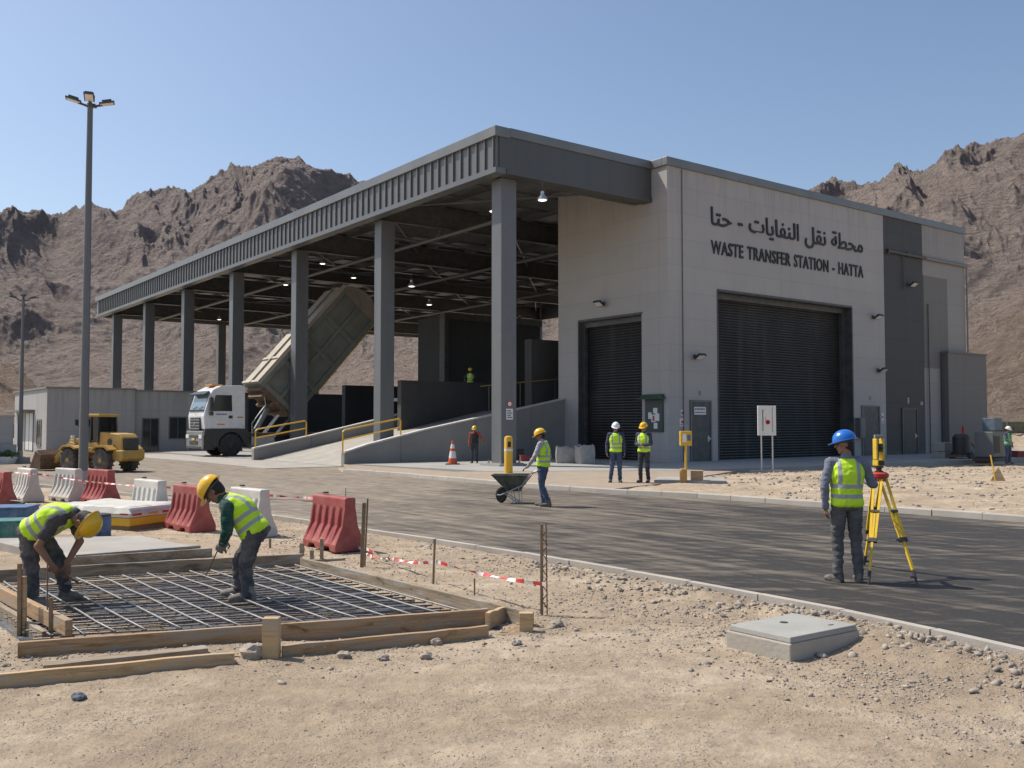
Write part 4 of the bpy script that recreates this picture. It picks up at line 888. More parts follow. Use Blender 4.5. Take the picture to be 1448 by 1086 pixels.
for s in (1, -1):
    c = MB(); c.prism([(-1.5, .85), (-1.25, 1.0), (-.65, 1.0), (-.42, .82), (-.5, .8), (-.7, .93), (-1.2, .93), (-1.42, .8)], s * .42, s * .85, 'y'); c.build('fender', LY, ld)
    c = MB(); c.prism([(.45, .9), (.7, 1.0), (1.2, 1.0), (1.42, .82), (1.36, .79), (1.18, .93), (.72, .93), (.5, .84)], s * .42, s * .85, 'y'); c.build('fender', LY, ld)
    c = MB(); c.tube([(.4, s * .5, 1.6), (.5, s * .72, 1.75)], .015, 6); c.box((.5, s * .74, 1.85), (.05, .14, .22)); c.build('mirror', BLKP, ld)
    c = MB(); c.bb(.05, .38, s * .5, s * .72, .35, .4); c.bb(.05, .38, s * .5, s * .72, .6, .65); c.beam((.07, s * .7, .35), (.07, s * .62, .9), .04, .04); c.beam((.36, s * .7, .35), (.36, s * .62, .9), .04, .04); c.build('step', LY, ld)
    c = MB(); c.prism([(1.0, 1.05), (1.35, 1.12), (2.2, .55), (2.35, .3), (2.15, .28), (1.9, .55), (1.2, .88)], s * .3, s * .4, 'y'); c.build('lift_arm', LY, ld, bevel=.015)
    c = MB(); c.box((1.25, s * .32, 1.3), (.1, .12, .12)); c.tube([(1.2, s * .3, 1.1), (1.22, s * .3, 1.25)], .02, 6); c.build('headlight', GLASS, ld)
c = MB(); c.prism([(.55, .5), (.55, 1.1), (.9, 1.25), (1.5, 1.2), (1.6, .6), (1.3, .4)], -.28, .28, 'y'); c.build('front_frame', LY, ld, bevel=.03)
c = MB(); c.tube([(1.4, 0, 1.15), (2.2, 0, .75)], .06, 8); c.build('tilt_ram', CHRM, ld)
c = MB()
pr = [(2.35, .06), (2.75, .03), (3.05, .04), (2.8, .12), (2.5, .18), (2.38, .4), (2.45, .68), (2.6, .78), (2.5, .8), (2.3, .62), (2.25, .3)]
c.prism(pr, -.95, .95, 'y'); c.prism([(2.3, .06), (3.0, .05), (2.62, .76), (2.3, .62)], -.99, -.95, 'y'); c.prism([(2.3, .06), (3.0, .05), (2.62, .76), (2.3, .62)], .95, .99, 'y'); c.build('bucket', RUST, ld)
for x in (-.95, .95):
    for s in (1, -1): wheel(ld, x, s * .64, .44, .36, LY, lug=18)
c = MB(); c.tube([(-.6, -.3, 1.45), (-.6, -.3, 1.95)], .03, 8); c.build('exhaust', RUST, ld)
# ================================================================== wheelbarrow
WBG = pm('barrow_green', (.018, .038, .034), .5, var=.3, scale=6, bmp=.1, dust=.4, dcol=(.25, .22, .17))
pw = G(709, 711, 0)
wb = empty('wheelbarrow', pw, R(180 - 8), 'dark green metal wheelbarrow with one black wheel on the road', 'wheelbarrow'); wb.scale = (.74, .9, 1)
# local x forward is away from the handles (towards the wheel)
def ringq(z, x0, x1, y): return [(x0, -y, z), (x1, -y * .8, z), (x1, y * .8, z), (x0, y, z)]
tr = MB(); a = ringq(.28, -.62, -.2, .16); b_ = ringq(.66, -.85, .28, .34); a2 = [(p[0], p[1], p[2] + .02) for p in a]; b2 = [(p[0] * .975, p[1] * .96, p[2]) for p in b_]
tr.add(a + b_, [(3, 2, 1, 0), (0, 1, 5, 4), (1, 2, 6, 5), (2, 3, 7, 6), (3, 0, 4, 7)]); tr.add(a2 + b2, [(0, 1, 2, 3), (4, 5, 1, 0), (5, 6, 2, 1), (6, 7, 3, 2), (7, 4, 0, 3)])
tr.tube(b_ + [b_[0]], .014, 6); tr.build('tray', WBG, wb, bevel=.01)
Mx = Matrix.Rotation(R(90), 3, 'X')
w_ = MB(); w_.lathe([(.1, -.035), (.145, -.05), (.18, -.035), (.185, 0), (.18, .035), (.145, .05), (.1, .035)], 24, (0, 0, .187), Mx); wt = w_.build('wheel', BLACK, wb, smooth='auto')
w_ = MB(); w_.lathe([(.1, -.02), (.1, .02), (.03, .03), (.03, -.03)], 16, (0, 0, .187), Mx); w_.tube([(0, -.13, .187), (0, .13, .187)], .012, 6); w_.build('rim', ALU, wt)
for s in (-1, 1):
    h = MB(); h.tube([(.12, s * .1, .19), (0, s * .13, .19), (-.25, s * .2, .27), (-.7, s * .27, .42), (-1.0, s * .29, .72), (-1.3, s * .3, .77)], .018, 8); fr = h.build('handle', CHRM, wb, smooth='auto')
    h = MB(); h.tube([(-1.18, s * .3, .757), (-1.31, s * .3, .772)], .024, 8); h.build('grip', BLKP, fr)
    h = MB(); h.tube([(-.35, s * .2, .3), (-.42, s * .24, .02), (-.62, s * .24, .02), (-.6, s * .26, .38)], .014, 6); h.build('leg', CHRM, wb, smooth='auto')
h = MB(); h.tube([(-.1, -.16, .24), (-.55, -.24, .02)], .012, 6); h.tube([(-.1, .16, .24), (-.55, .24, .02)], .012, 6); h.tube([(-.52, -.24, .02), (-.52, .24, .02)], .012, 6); h.build('brace', CHRM, wb)
# ================================================================== total station on tripod
tc_ = G(1240, 812, 0)
tp = empty('survey_tripod', tc_, 0, 'tall yellow surveying tripod with red head standing on the road', 'tripod')
TY = pm('tripod_yellow', (.78, .50, .02), .4, var=.08, bmp=.03, scale=8, dust=.15)
TR = pm('tripod_red', (.45, .04, .03), .45, var=.1, bmp=.02)
hz0 = AT(1243, 672, tc_.y); HT = hz0.z; hx_ = hz0.x - tc_.x
h = MB(); h.lathe([(.09, -.04), (.115, -.02), (.115, .02), (.08, .04)], 20, (hx_, 0, HT)); h.build('head', TR, tp, smooth='auto')
feet = [G(1228, 827, 0), G(1297, 825, 0), G(1222, 800, 0)]
for k, fp in enumerate(feet):
    f0 = Vector((hx_, 0, HT - .03)); f1 = fp - tc_; d = (f1 - f0).normalized(); sd_ = d.cross(Vector((0, 0, 1))).normalized(); L_ = (f1 - f0).length
    out = Vector((f1.x - hx_, f1.y, 0)).normalized() * .07; f0 = f0 + out
    d = (f1 - f0).normalized(); L_ = (f1 - f0).length
    lg = MB()
    for s in (-1, 1): lg.beam(f0 + sd_ * s * .045, f0 + d * (L_ * .60) + sd_ * s * .028, .022, .03, up=sd_)
    lo = lg.build('leg', TY, tp)
    lg = MB(); lg.beam(f0 + d * (L_ * .35), f0 + d * (L_ * .90), .032, .026, up=sd_); lg.build('extension', TY, lo)
    lg = MB(); lg.box(f0 + d * (L_ * .60), (.10, .05, .045), rot=Matrix((sd_, d, sd_.cross(d))).transposed()); lg.tube([f0 + d * (L_ * .6) - sd_ * .03, f0 + d * (L_ * .6) + sd_ * .09], .012, 6); lg.box(f0 + d * (L_ * .33), (.10, .03, .04), rot=Matrix((sd_, d, sd_.cross(d))).transposed()); lg.build('clamp', BLKP, lo)
    lg = MB(); lg.tube([f0 + d * (L_ * .88), f0 + d * (L_ * .94), f0 + d * (L_ + .01)], [.022, .02, .005], 8); lg.box(f0 + d * (L_ * .945) + sd_ * .03, (.07, .02, .03), rot=Matrix((sd_, d, sd_.cross(d))).transposed()); lg.build('foot', BLKP, lo)
    lg = MB(); lg.box(f0 + Vector((0, 0, -.0)), (.05, .08, .09)); lg.build('hinge', TR, lo, bevel=.01)
ts = empty('total_station', tc_ + Vector((hx_, 0, HT + .04)), R(25), 'yellow surveying instrument with dark telescope mounted on the red tripod head', 'survey instrument')
ts.scale = (.74, .74, .94)
h = MB(); h.lathe([(.07, 0), (.075, .012), (.045, .02), (.045, .045), (.07, .055), (.07, .075)], 18); h.build('tribrach', BLKP, ts, smooth='auto')
h = MB(); h.bb(-.085, .085, -.06, .06, .08, .16); h.build('base_housing', TY, ts, bevel=.012)
h = MB(); h.bb(-.06, .06, -.068, -.06, .09, .15); h.build('display', SIGN, ts)
for s in (-1, 1): h = MB(); h.bb(s * .052, s * .092, -.045, .045, .16, .44); h.build('side_arm', TY, ts, bevel=.012)
h = MB(); h.tube([(0, -.09, .32), (0, -.04, .32), (0, .06, .32), (0, .1, .32)], [.022, .03, .038, .038], 16); h.box((0, 0, .32), (.10, .1, .11)); h.build('telescope', BLKP, ts, bevel=.006)
h = MB(); h.bb(-.09, .09, -.02, .02, .46, .49); h.bb(-.09, -.06, -.02, .02, .44, .46); h.bb(.06, .09, -.02, .02, .44, .46); h.build('carry_handle', pm('handle_grey', (.3, .28, .24), .5), ts, bevel=.006)
# ================================================================== barriers
BRED = pm('barrier_red', (.31, .045, .043), .6, var=.25, scale=3, bmp=.12, bscale=12, dust=.42, dcol=(.36, .20, .16))
BWHT = pm('barrier_white', (.60, .58, .54), .55, var=.08, scale=3, bmp=.08, bscale=12, dust=.5, dcol=(.42, .35, .28))
def barrier(mat):
    """water filled barrier: section changes along its length to form the slanting flutes"""
    mb = MB(); Lh = .52; H = .76
    xs = []
    def sec(x, d, low=0):
        # half section from the bottom outside to the top
        return [(.235 - .0, .0 + low), (.235, .10), (.205 - d * .5, .17), (.125 - d, .36), (.095 - d * .6, .56), (.085, .62), (.085, H - .02), (.07, H)]
    st = []; N = 5
    for k in range(N):
        c = -Lh + (k + .5) * (2 * Lh / N); w_ = 2 * Lh / N
        st += [(c - w_ * .5, 0), (c - w_ * .27, 0), (c - w_ * .17, .045), (c + w_ * .17, .045), (c + w_ * .27, 0)]
    st += [(Lh, 0)]; st[0] = (-Lh, 0)
    seen = []; 
    for x, d in st:
        if not seen or x > seen[-1][0] + 1e-4: seen.append((x, d))
    rings = []
    for x, d in seen:
        low = .06 if abs(abs(x) - .22) < .1 else 0
        s_ = sec(x, d, low); sh = 0
        ring = [(x, -y, z) for y, z in s_] + [(x, y, z) for y, z in reversed(s_)]; rings.append(ring)
    n = len(rings[0]); o = []
    for r_ in rings: o += r_
    fs = []
    for i in range(len(rings) - 1):
        for j in range(n): fs.append((i * n + j, i * n + (j + 1) % n, (i + 1) * n + (j + 1) % n, (i + 1) * n + j))
    fs += [tuple(range(n)), tuple(reversed(range((len(rings) - 1) * n, len(rings) * n)))]
    mb.add(o, fs)
    return mb
ALLB = []
def place_barrier(pxc, pyb, ang, mat, label, sc=1.0, proto={}):
    p = G(pxc, pyb, 0); p.z = max(gz(p), .0) + .005
    k = mat.name
    if k not in proto:
        e = empty('traffic_barrier', p, R(ang), label, 'barrier', 'red and white plastic barriers along the road')
        o = barrier(mat).build('shell', mat, e, bevel=.014)
        c = MB(); c.lathe([(.045, .78), (.045, .80), (.035, .805)], 12, (.25, 0, 0)); c.build('filler_cap', BLKP, e)
        c = MB(); c.tube([(.535, 0, .08), (.535, 0, .7)], .025, 8); c.bb(.515, .535, -.04, .04, .5, .6); c.build('connector_pin', mat, e)
        proto[k] = e
    else: e = copy_tree(proto[k], p, R(ang), label)
    e.scale = (sc, sc, sc * 1.0); ALLB.append(e); return e
BA = [(471, 779, 128, BRED, 'red plastic barrier standing alone right of both bending workers'), (352, 760, 133, BWHT, 'white plastic barrier partly hidden behind the worker in green sleeves'), (268, 752, 133, BRED, 'red plastic barrier between two white ones left of the green sleeved worker'),
      (211, 740, 135, BWHT, 'white plastic barrier right of the white sheeted stack'), (142, 714, 138, BRED, 'red plastic barrier behind the tall light mast base'), (96, 710, 140, BWHT, 'white plastic barrier left of the tall light mast base'),
      (38, 711, 133, BWHT, 'white plastic barrier behind the worker bending at far left'), (0, 718, 133, BRED, 'red plastic barrier cut by the left edge of photo')]
for a in BA: place_barrier(*a)
# ================================================================== formwork
def woodmat(name, col, grey, wet=.5):
    m, nt, b = newmat(name); tc = nt.nodes.new('ShaderNodeTexCoord'); P = tc.outputs['Object']
    oi = nt.nodes.new('ShaderNodeObjectInfo'); of = nt.nodes.new('ShaderNodeVectorMath'); of.operation = 'ADD'; cb = nt.nodes.new('ShaderNodeCombineXYZ'); nt.links.new(mth(nt, 'MULTIPLY', oi.outputs['Random'], 40), cb.inputs[0]); nt.links.new(P, of.inputs[0]); nt.links.new(cb.outputs[0], of.inputs[1]); P = of.outputs[0]
    gr_ = noise(nt, mapping(nt, P, scale=(1.2, 26, 26)), 1.6, 7, .7, .6); st_ = noise(nt, mapping(nt, P, scale=(.7, 2.2, 3)), 2.6, 7, .7, .8); sp_ = noise(nt, P, 18, 5, .7)
    c = ramp(nt, gr_, [(.3, tuple(x * .55 for x in col)), (.5, col), (.7, tuple(min(1, x * 1.3) for x in col))])
    c = mixc(nt, ramp(nt, st_, [(.5, 0), (.62, .8)]), c, grey); c = mixc(nt, mth(nt, 'MULTIPLY', ramp(nt, st_, [(.34, 1), (.45, 0)]), wet), c, tuple(x * .28 for x in col)); c = mixc(nt, ramp(nt, sp_, [(.6, 0), (.7, .5)]), c, (.45, .41, .35))
    nt.links.new(c, b.inputs['Base Color']); b.inputs['Roughness'].default_value = .85; bump(nt, b, mth(nt, 'ADD', gr_, sp_), .6, .006); return m
WOOD = woodmat('formwork_timber', (.37, .24, .13), (.31, .285, .25), .75)
WOODF = woodmat('formwork_grey', (.27, .21, .145), (.36, .335, .30), .75)
WOODY = woodmat('timber_pale', (.50, .34, .18), (.40, .34, .27), .4)
STAKE = pm('stake_brown', (.24, .165, .10), .85, var=.3, scale=8, bmp=.4)
def plank(p0, p1, w_, h, mat, label, z0=0, name='formwork_board', cat='timber board', group=None, warp=.01):
    p0, p1 = Vector(p0), Vector(p1); d = p1 - p0; L_ = Vector((d.x, d.y)).length; a = math.atan2(d.y, d.x)
    mb = MB(); n = 10; rng = random.Random(label)
    o = 0; vs = []; fs = []
    for i in range(n + 1):
        t = i / n; x = L_ * t; sy = rng.uniform(-warp, warp) * .5; sz = rng.uniform(-.004, .004)
        vs += [(x, -w_ / 2 + sy, 0), (x, w_ / 2 + sy, 0), (x, w_ / 2 + sy, h + sz), (x, -w_ / 2 + sy, h + sz)]
    for i in range(n):
        for j in range(4): fs.append((i * 4 + j, i * 4 + (j + 1) % 4, i * 4 + 4 + (j + 1) % 4, i * 4 + 4 + j))
    fs += [(0, 1, 2, 3), tuple(reversed((n * 4, n * 4 + 1, n * 4 + 2, n * 4 + 3)))]
    mb.add(vs, fs); o = mb.build(name, mat, None, bevel=.006)
    o.location = (p0.x, p0.y, z0 + p0.z); o.rotation_euler = (0, -math.atan2(d.z, L_), a)
    return tag(o, label, cat, group)
BL, BR, FR_, FLc = PIT
g = 'boards of the slab formwork'
def gp(px, py, z=0): p = G(px, py, z); return p
plank(gp(25, 941), gp(690, 889), .05, .18, WOOD, 'long brown front board of the rebar formwork', .0, group=g)
plank(gp(-60, 834), gp(427, 805), .045, .20, WOODF, 'dark back board of the rebar formwork behind both bending workers', .0, group=g)
plank(gp(426, 808), gp(752, 893), .05, .17, WOODF, 'pale right hand board of the rebar formwork', .0, group=g)
plank(gp(-55, 838), gp(64, 917), .05, .14, WOODF, 'lower board of left formwork edge', .0, group=g)
plank(gp(-60, 832), gp(96, 925), .06, .13, WOOD, 'upper board of left formwork edge', .142, group=g)
plank(gp(398, 938), gp(690, 908), .05, .14, WOOD, 'lower outer board in front of the formwork right of the pale post', .0, group=g)
plank(gp(-20, 984), gp(331, 950), .05, .145, WOODY, 'pale board lying on sand nearest the camera', .0, group=g)
plank(gp(60, 962), gp(292, 936), .13, .12, WOODF, 'weathered grey plank behind the nearest pale board', .0, group=g)
plank(gp(330, 940), gp(400, 930), .04, .07, WOOD, 'short board beside the pale formwork post', .0, group=g)
plank(gp(690, 893), gp(712, 884), .05, .15, WOODY, 'short pale wedge block at front right formwork corner', .02, group=g)
plank(gp(715, 902), gp(752, 888), .1, .05, WOOD, 'flat offcut under the front right formwork corner', .0, group=g)
plank(gp(700, 906), gp(788, 896), .12, .045, WOODF, 'grey offcut on the sand beyond the formwork corner', .0, group=g)
plank(gp(425, 800), gp(488, 796), .04, .07, WOODF, 'grey offcut behind the back right formwork corner', .0, group=g)
def stake(px, pb, pt, w_, mat, label, lean=0, group='wooden stakes around the formwork', name='stake', cat='stake', round_=False):
    p = G(px, pb, 0); top = AT(px + lean, pt, p.y); mb = MB(); t = top - p
    if round_: mb.tube([(0, 0, -.12), (t.x * .5, 0, t.z * .5), (t.x, 0, t.z)], w_ / 2, 8)
    else: mb.beam((0, 0, -.12), (t.x, 0, t.z), w_, w_ * .7, up=(0, 1, 0))
    o = mb.build(name, mat, None, bevel=.003); o.location = p; return tag(o, label, cat, group)
stake(384, 940, 873, .125, WOODY, 'wide pale post at the middle of front formwork board'); stake(744, 900, 866, .12, WOODY, 'short pale post at the front right formwork corner')
stake(28, 903, 797, .035, STAKE, 'thin brown stake left of the far left worker'); stake(33, 902, 815, .05, WOODY, 'pale stake nailed on left formwork edge')
stake(72, 915, 845, .03, STAKE, 'thin stake near the front left formwork corner'); stake(67, 908, 795, .012, RUST, 'rusty thin rod by the far left worker', round_=True)
stake(427, 790, 768, .06, WOODF, 'short grey peg at the back right formwork corner'); stake(441, 796, 778, .05, WOODF, 'second short peg beside red barrier foot'); stake(455, 798, 762, .045, WOODF, 'short brown peg before the lone red barrier')
stake(511, 808, 711, .045, STAKE, 'thicker tall stake of the pair right of the lone red barrier', 4); stake(515, 806, 705, .022, STAKE, 'thinner tall stake of pair right of lone red barrier', 5)
stake(612, 832, 762, .028, STAKE, 'dark thin stake carrying the sagging tape', 3, round_=True); stake(671, 847, 818, .02, STAKE, 'short dark peg between the tape stakes', round_=True)
stake(766, 876, 741, .03, STAKE, 'left pole of twin rods holding the tape end'); stake(774, 875, 739, .014, RUST, 'rusty right rod of twin rods holding the tape end', -2, round_=True)
stake(488, 760, 690, .014, RUST, 'thin rod behind the lone red barrier', 1, round_=True); stake(382, 780, 762, .03, STAKE, 'small peg with dark base behind the right bending worker')
mb = MB(); pA, pB = G(767, 876, 0), G(774, 875, 0)
zz = [.1 + .075 * k for k in range(11)]
mb.tube([((pA.x if k % 2 else pB.x), (pA.y + pB.y) / 2 - .01, z) for k, z in enumerate(zz)], .006, 5)
tag(mb.build('lacing_wire', RUST), 'rusty zigzag wire lacing between the twin rods', 'wire')
# barrier tape
TAPE, nt, b = newmat('barrier_tape'); tcn = nt.nodes.new('ShaderNodeAttribute'); tcn.attribute_name = 'run'
q = mth(nt, 'FRACT', mth(nt, 'MULTIPLY', tcn.outputs['Fac'], 3.3)); nt.links.new(mixc(nt, mth(nt, 'GREATER_THAN', q, .5), (.72, .69, .66), (.62, .05, .04)), b.inputs['Base Color']); b.inputs['Roughness'].default_value = .5
def tape(pts, label, sag=.06, w_=.038, tw=1.5):
    v = []; run = []; L_ = 0; rng = random.Random(label)
    for a, b_ in zip(pts[:-1], pts[1:]):
        n = 26; d = (b_ - a); ln = d.length; side = Vector((0, 0, 1))
        for i in range(n + (1 if b_ is pts[-1] else 0)):
            t = i / n; p = a + d * t - Vector((0, 0, sag * 4 * t * (1 - t) * ln * .25)); ang = math.sin(t * math.pi) * tw * math.sin(t * 9 + ln)
            q = Vector((-d.y, d.x, 0)).normalized() * math.sin(ang) + side * math.cos(ang)
            v += [p + q * w_ / 2, p - q * w_ / 2]; run += [L_ + ln * t] * 2
        L_ += ln
    f = [(2 * i, 2 * i + 1, 2 * i + 3, 2 * i + 2) for i in range(len(v) // 2 - 1)]
    mb = MB().add(v, f); o = mb.build('barrier_tape', TAPE, fix=False, smooth=True); a = o.data.attributes.new('run', 'FLOAT', 'POINT'); a.data.foreach_set('value', run)
    return tag(o, label, 'tape', 'red and white warning tapes')
def tz(px, py, Y): return AT(px, py, Y)
tape([tz(-20, 664, 22.5), tz(60, 671, 21.8), tz(118, 680, 20.8), tz(250, 690, 18.2), tz(375, 700, 15.6), tz(487, 706, 14.6)], 'red and white tape running along the tops of barriers', .02)
tape([tz(516, 775, 12.9), tz(614, 795, 10.9)], 'red and white tape sagging low from the tall stake pair', .12)
tape([tz(614, 793, 10.8), tz(770, 826, 9.0)], 'red and white tape between the dark stake and twin rods', .06)
mb = MB(); c0 = G(516, 786, 0)
tape([Vector((-2.2, 13.6, .1)), Vector((-2.0, 13.2, .05)), Vector((-1.9, 12.9, .06)), Vector((-1.5, 12.6, .05)), Vector((-1.1, 12.3, .06))], 'crumpled tape lying on sand beside the lone red barrier', .0, tw=4)
# ---- rebar mat
REB = pm('rebar_steel', (.20, .17, .145), .5, .55, var=.4, scale=14, bmp=.5, bscale=90, dust=.3, dcol=(.34, .20, .10))
REBG = pm('rebar_grey', (.27, .265, .26), .5, .35, var=.2, scale=14, bmp=.4, bscale=90, dust=.15)
rb = empty('rebar_mat', (0, 0, 0), 0, 'steel rebar grid laid inside the timber formwork', 'rebar mat')
def bil(s, t): return (BL.lerp(BR, s)).lerp(FLc.lerp(FR_, s), t)
nA, nB = 15, 24
for i in range(nA):
    s = (i + .6) / nA; j = random.uniform(-.006, .006); pts = [bil(s + j + random.uniform(-.002, .002), .03 + .88 * k / 6) + Vector((0, 0, .105 + random.uniform(-.006, .008))) for k in range(7)]
    m_ = MB(); m_.tube(pts, .010, 6); m_.build('bar', REBG, rb, smooth=True)
for i in range(nB):
    t = (i + .5) / nB * .93; j = random.uniform(-.006, .006); pts = [bil(.02 + .95 * k / 6, t + j + random.uniform(-.003, .003)) + Vector((0, 0, .082 + random.uniform(-.008, .006))) for k in range(7)]
    m_ = MB(); m_.tube(pts, .008, 6); m_.build('bar', REB, rb, smooth=True)
for i in range(9):
    t = (i + .5) / 9 * .92; pts = [bil(.02 + .96 * k / 5, t + random.uniform(-.01, .01)) + Vector((0, 0, .045 + random.uniform(-.008, .006))) for k in range(6)]
    m_ = MB(); m_.tube(pts, .008, 6); m_.build('bar', REB, rb, smooth=True)
# wet blinding and plastic sheet under the bars
FLM, nt, b = newmat('pit_floor'); gg = nt.nodes.new('ShaderNodeNewGeometry'); P = gg.outputs['Position']
n1 = noise(nt, P, 1.1, 6, .65, 1.0); n2 = noise(nt, P, 9, 6, .7)
c = ramp(nt, n2, [(.3, (.055, .046, .036)), (.7, (.17, .14, .105))]); wet = ramp(nt, n1, [(.40, 0), (.48, 1)])
c = mixc(nt, wet, c, ramp(nt, n2, [(.35, (.03, .035, .045)), (.58, (.10, .12, .16)), (.7, (.32, .37, .43))])); nt.links.new(c, b.inputs['Base Color'])
nt.links.new(mth(nt, 'MULTIPLY_ADD', wet, -.62, .9), b.inputs['Roughness']); bump(nt, b, n2, .8, .03)
N = 60; vv = [];
for i in range(N + 1):
    for j in range(N + 1):
        p = bil(j / N, i / N); vv.append((p.x, p.y, .02 + .012 * float(perlin(np.array([p.x * 3.]), np.array([p.y * 3.]))[0])))
pf = npmesh('pit_floor', vv, grid_faces(N + 1, N + 1)[:, ::-1], FLM); tag(pf, kind='structure')
# ---- fresh concrete slab behind
sl = empty('concrete_slab', (0, 0, 0), 0, 'finished pale concrete slab with timber edge behind the rebar formwork', 'concrete slab')
s1, s2, s3, s4 = G(92, 808, 0), G(291, 793, 0), G(200, 754, .2), G(-20, 758, .2)
s3.z = s4.z = 0
m_ = MB(); q_ = [s1, s2, s3, s4]; m_.hexa([p + Vector((0, 0, -.1)) for p in q_] + [p + Vector((0, 0, .165)) for p in q_]); m_.build('slab', CONL, sl, bevel=.012)
dd = (s2 - s1).normalized(); m_ = MB(); m_.beam(s1 + Vector((-.05, -.06, .07)), s2 + Vector((.1, -.06, .07)), .05, .22); m_.build('edge_board', WOODF, sl, bevel=.005)
m_ = MB()
m_.beam(s1 + Vector((.1, .05, .185)), s2 + Vector((-.1, .06, .185)), .05, .03); m_.build('screed_rail', REBG, sl)
# ---- sheeted stack, barrels, tubs
st_ = G(165, 748, 0)
SHEET = pm('white_sheeting', (.56, .54, .49), .6, var=.12, scale=3, bmp=.6, bscale=5, dust=.5, dcol=(.36, .33, .28))
BLUEP = pm('blue_plastic', (.02, .12, .28), .5, var=.25, bmp=.05, dust=.5, scale=4)
TEAL = pm('teal_plastic', (.015, .20, .19), .5, var=.25, bmp=.05, dust=.5, scale=4)
e = empty('sheeted_stack', st_, R(-24), 'stack of goods under a white sheet with red and yellow ends', 'covered stack'); e.scale = (.84, .9, .86)
m_ = MB(); N = 26; vs = []
for i in range(N + 1):
    for j in range(N + 1):
        x, y = -1.35 + 2.3 * j / N, -.55 + 1.5 * i / N; ed = min(j, N - j, i, N - i)
        z = .52 + .03 * float(perlin(np.array([x * 2.3]), np.array([y * 4.1]))[0]) + (-.02 if ed == 1 else 0) + (-.13 if ed == 0 else 0); vs.append((x, y, z))
o_ = len(m_.v); m_.add(vs, [tuple(int(q) for q in f) for f in grid_faces(N + 1, N + 1)]); m_.build('sheet', SHEET, e, smooth='auto', fix=False)
m_ = MB(); m_.bb(-1.3, .9, -.5, .9, .3, .50); m_.build('carton', WHITE, e, bevel=.02)
m_ = MB(); m_.bb(-.1, .93, -.52, .88, .14, .30); m_.build('yellow_tray', YEL, e, bevel=.02)
for k, (x, mt_) in enumerate(((.08, RED), (.36, YEL), (.66, RED))):
    m_ = MB(); m_.bb(x, x + .2, -.52, -.5, .36, .43); m_.build('stripe', mt_, e)
for k, y in enumerate((-.42, 0, .35)):
    m_ = MB(); m_.bb(.9, .912, y, y + .22, .34, .44); m_.build('stripe', (RED, YEL, RED)[k], e)
m_ = MB(); m_.bb(-1.25, .85, -.45, .85, 0, .14); m_.build('pallet', WOOD, e)
def barrel(px, py, r, h, mat, label, group=None):
    e = empty('barrel', G(px, py, 0), 0, label, 'barrel', group); m_ = MB(); m_.lathe([(r * .92, 0), (r, .03), (r, h * .32), (r * 1.03, h * .34), (r, h * .36), (r, h * .64), (r * 1.03, h * .66), (r, h * .68), (r, h - .03), (r * .93, h)], 24); m_.build('drum', mat, e, smooth='auto')
    m_ = MB(); m_.lathe([(r * .97, h - .02), (r * .97, h + .02), (r * .9, h + .025)], 24); m_.build('lid', BLKP, e, smooth='auto')
barrel(142, 762, .16, .38, BLUEP, 'blue barrel between the leftmost worker helmet and sheeted stack'); barrel(128, 764, .13, .34, BLUEP, 'smaller blue barrel beside the yellow helmet of the left worker')
REDD = pm('dusty_red', (.26, .04, .035), .6, dust=.4, dcol=(.3, .2, .16))
def crate(px, py, d, mat, label, rz=0, nm='crate', cat='crate', z=0, group=None):
    e = empty(nm, G(px, py, 0) + Vector((0, 0, z)), R(rz), label, cat, group); x, y, h = d; m_ = MB()
    m_.bb(-x / 2, x / 2, -y / 2, y / 2, 0, .03); m_.bb(-x / 2, x / 2, -y / 2, -y / 2 + .025, .03, h); m_.bb(-x / 2, x / 2, y / 2 - .025, y / 2, .03, h); m_.bb(-x / 2, -x / 2 + .025, -y / 2 + .025, y / 2 - .025, .03, h); m_.bb(x / 2 - .025, x / 2, -y / 2 + .025, y / 2 - .025, .03, h)
    for k in range(4): xx = -x / 2 + (k + .5) * x / 4; m_.bb(xx - .02, xx + .02, -y / 2 - .012, -y / 2, .02, h)
    m_.build('body', mat, e, bevel=.006); m_ = MB(); m_.bb(-x / 2 - .02, x / 2 + .02, -y / 2 - .02, y / 2 + .02, h, h + .03); m_.build('lid', mat, e, bevel=.008)
crate(10, 768, (.75, .5, .34), TEAL, 'teal plastic crate behind the leftmost worker', 20); crate(-8, 756, (1.2, .6, .45), BLUEP, 'long blue crate at left edge behind the leftmost worker', 8)
e = empty('hose_coil', G(8, 742, 0), 0, 'dark coiled hose lying before the leftmost red barrier', 'hose'); m_ = MB()
pts = [Vector((math.cos(a * .35) * (.3 + .02 * math.sin(a)), math.sin(a * .35) * .3, .05 + .006 * a)) for a in range(60)]; m_.tube(pts, .03, 7); m_.build('coil', BLKP, e, smooth=True)
# ================================================================== inspection chamber cover
q = [G(1118, 939, .04), G(1217, 917, .04), None, G(1026, 917, .04)]; q[2] = q[1] + q[3] - q[0]
ib = empty('inspection_chamber', (0, 0, 0), 0, 'square concrete chamber with raised lid on sand by kerb', 'manhole')
CHM = pm('chamber_concrete', (.38, .345, .30), .8, var=.14, scale=3, bmp=.5, bscale=28, dust=.5, dcol=(.40, .34, .27))
CHL = pm('chamber_lid', (.33, .325, .30), .8, var=.12, scale=4, bmp=.35, bscale=40, dust=.45, dcol=(.33, .31, .28))
cen = (q[0] + q[2]) / 2
def ins(k, z): return [Vector((cen.x + (p.x - cen.x) * k, cen.y + (p.y - cen.y) * k, z)) for p in q]
m_ = MB(); m_.hexa(ins(1, -.05) + ins(.99, .185)); m_.build('base', CHM, ib, bevel=.01)
m_ = MB(); m_.hexa(ins(.955, .186) + ins(.94, .232)); ll = m_.build('lid', CHL, ib, bevel=.008)
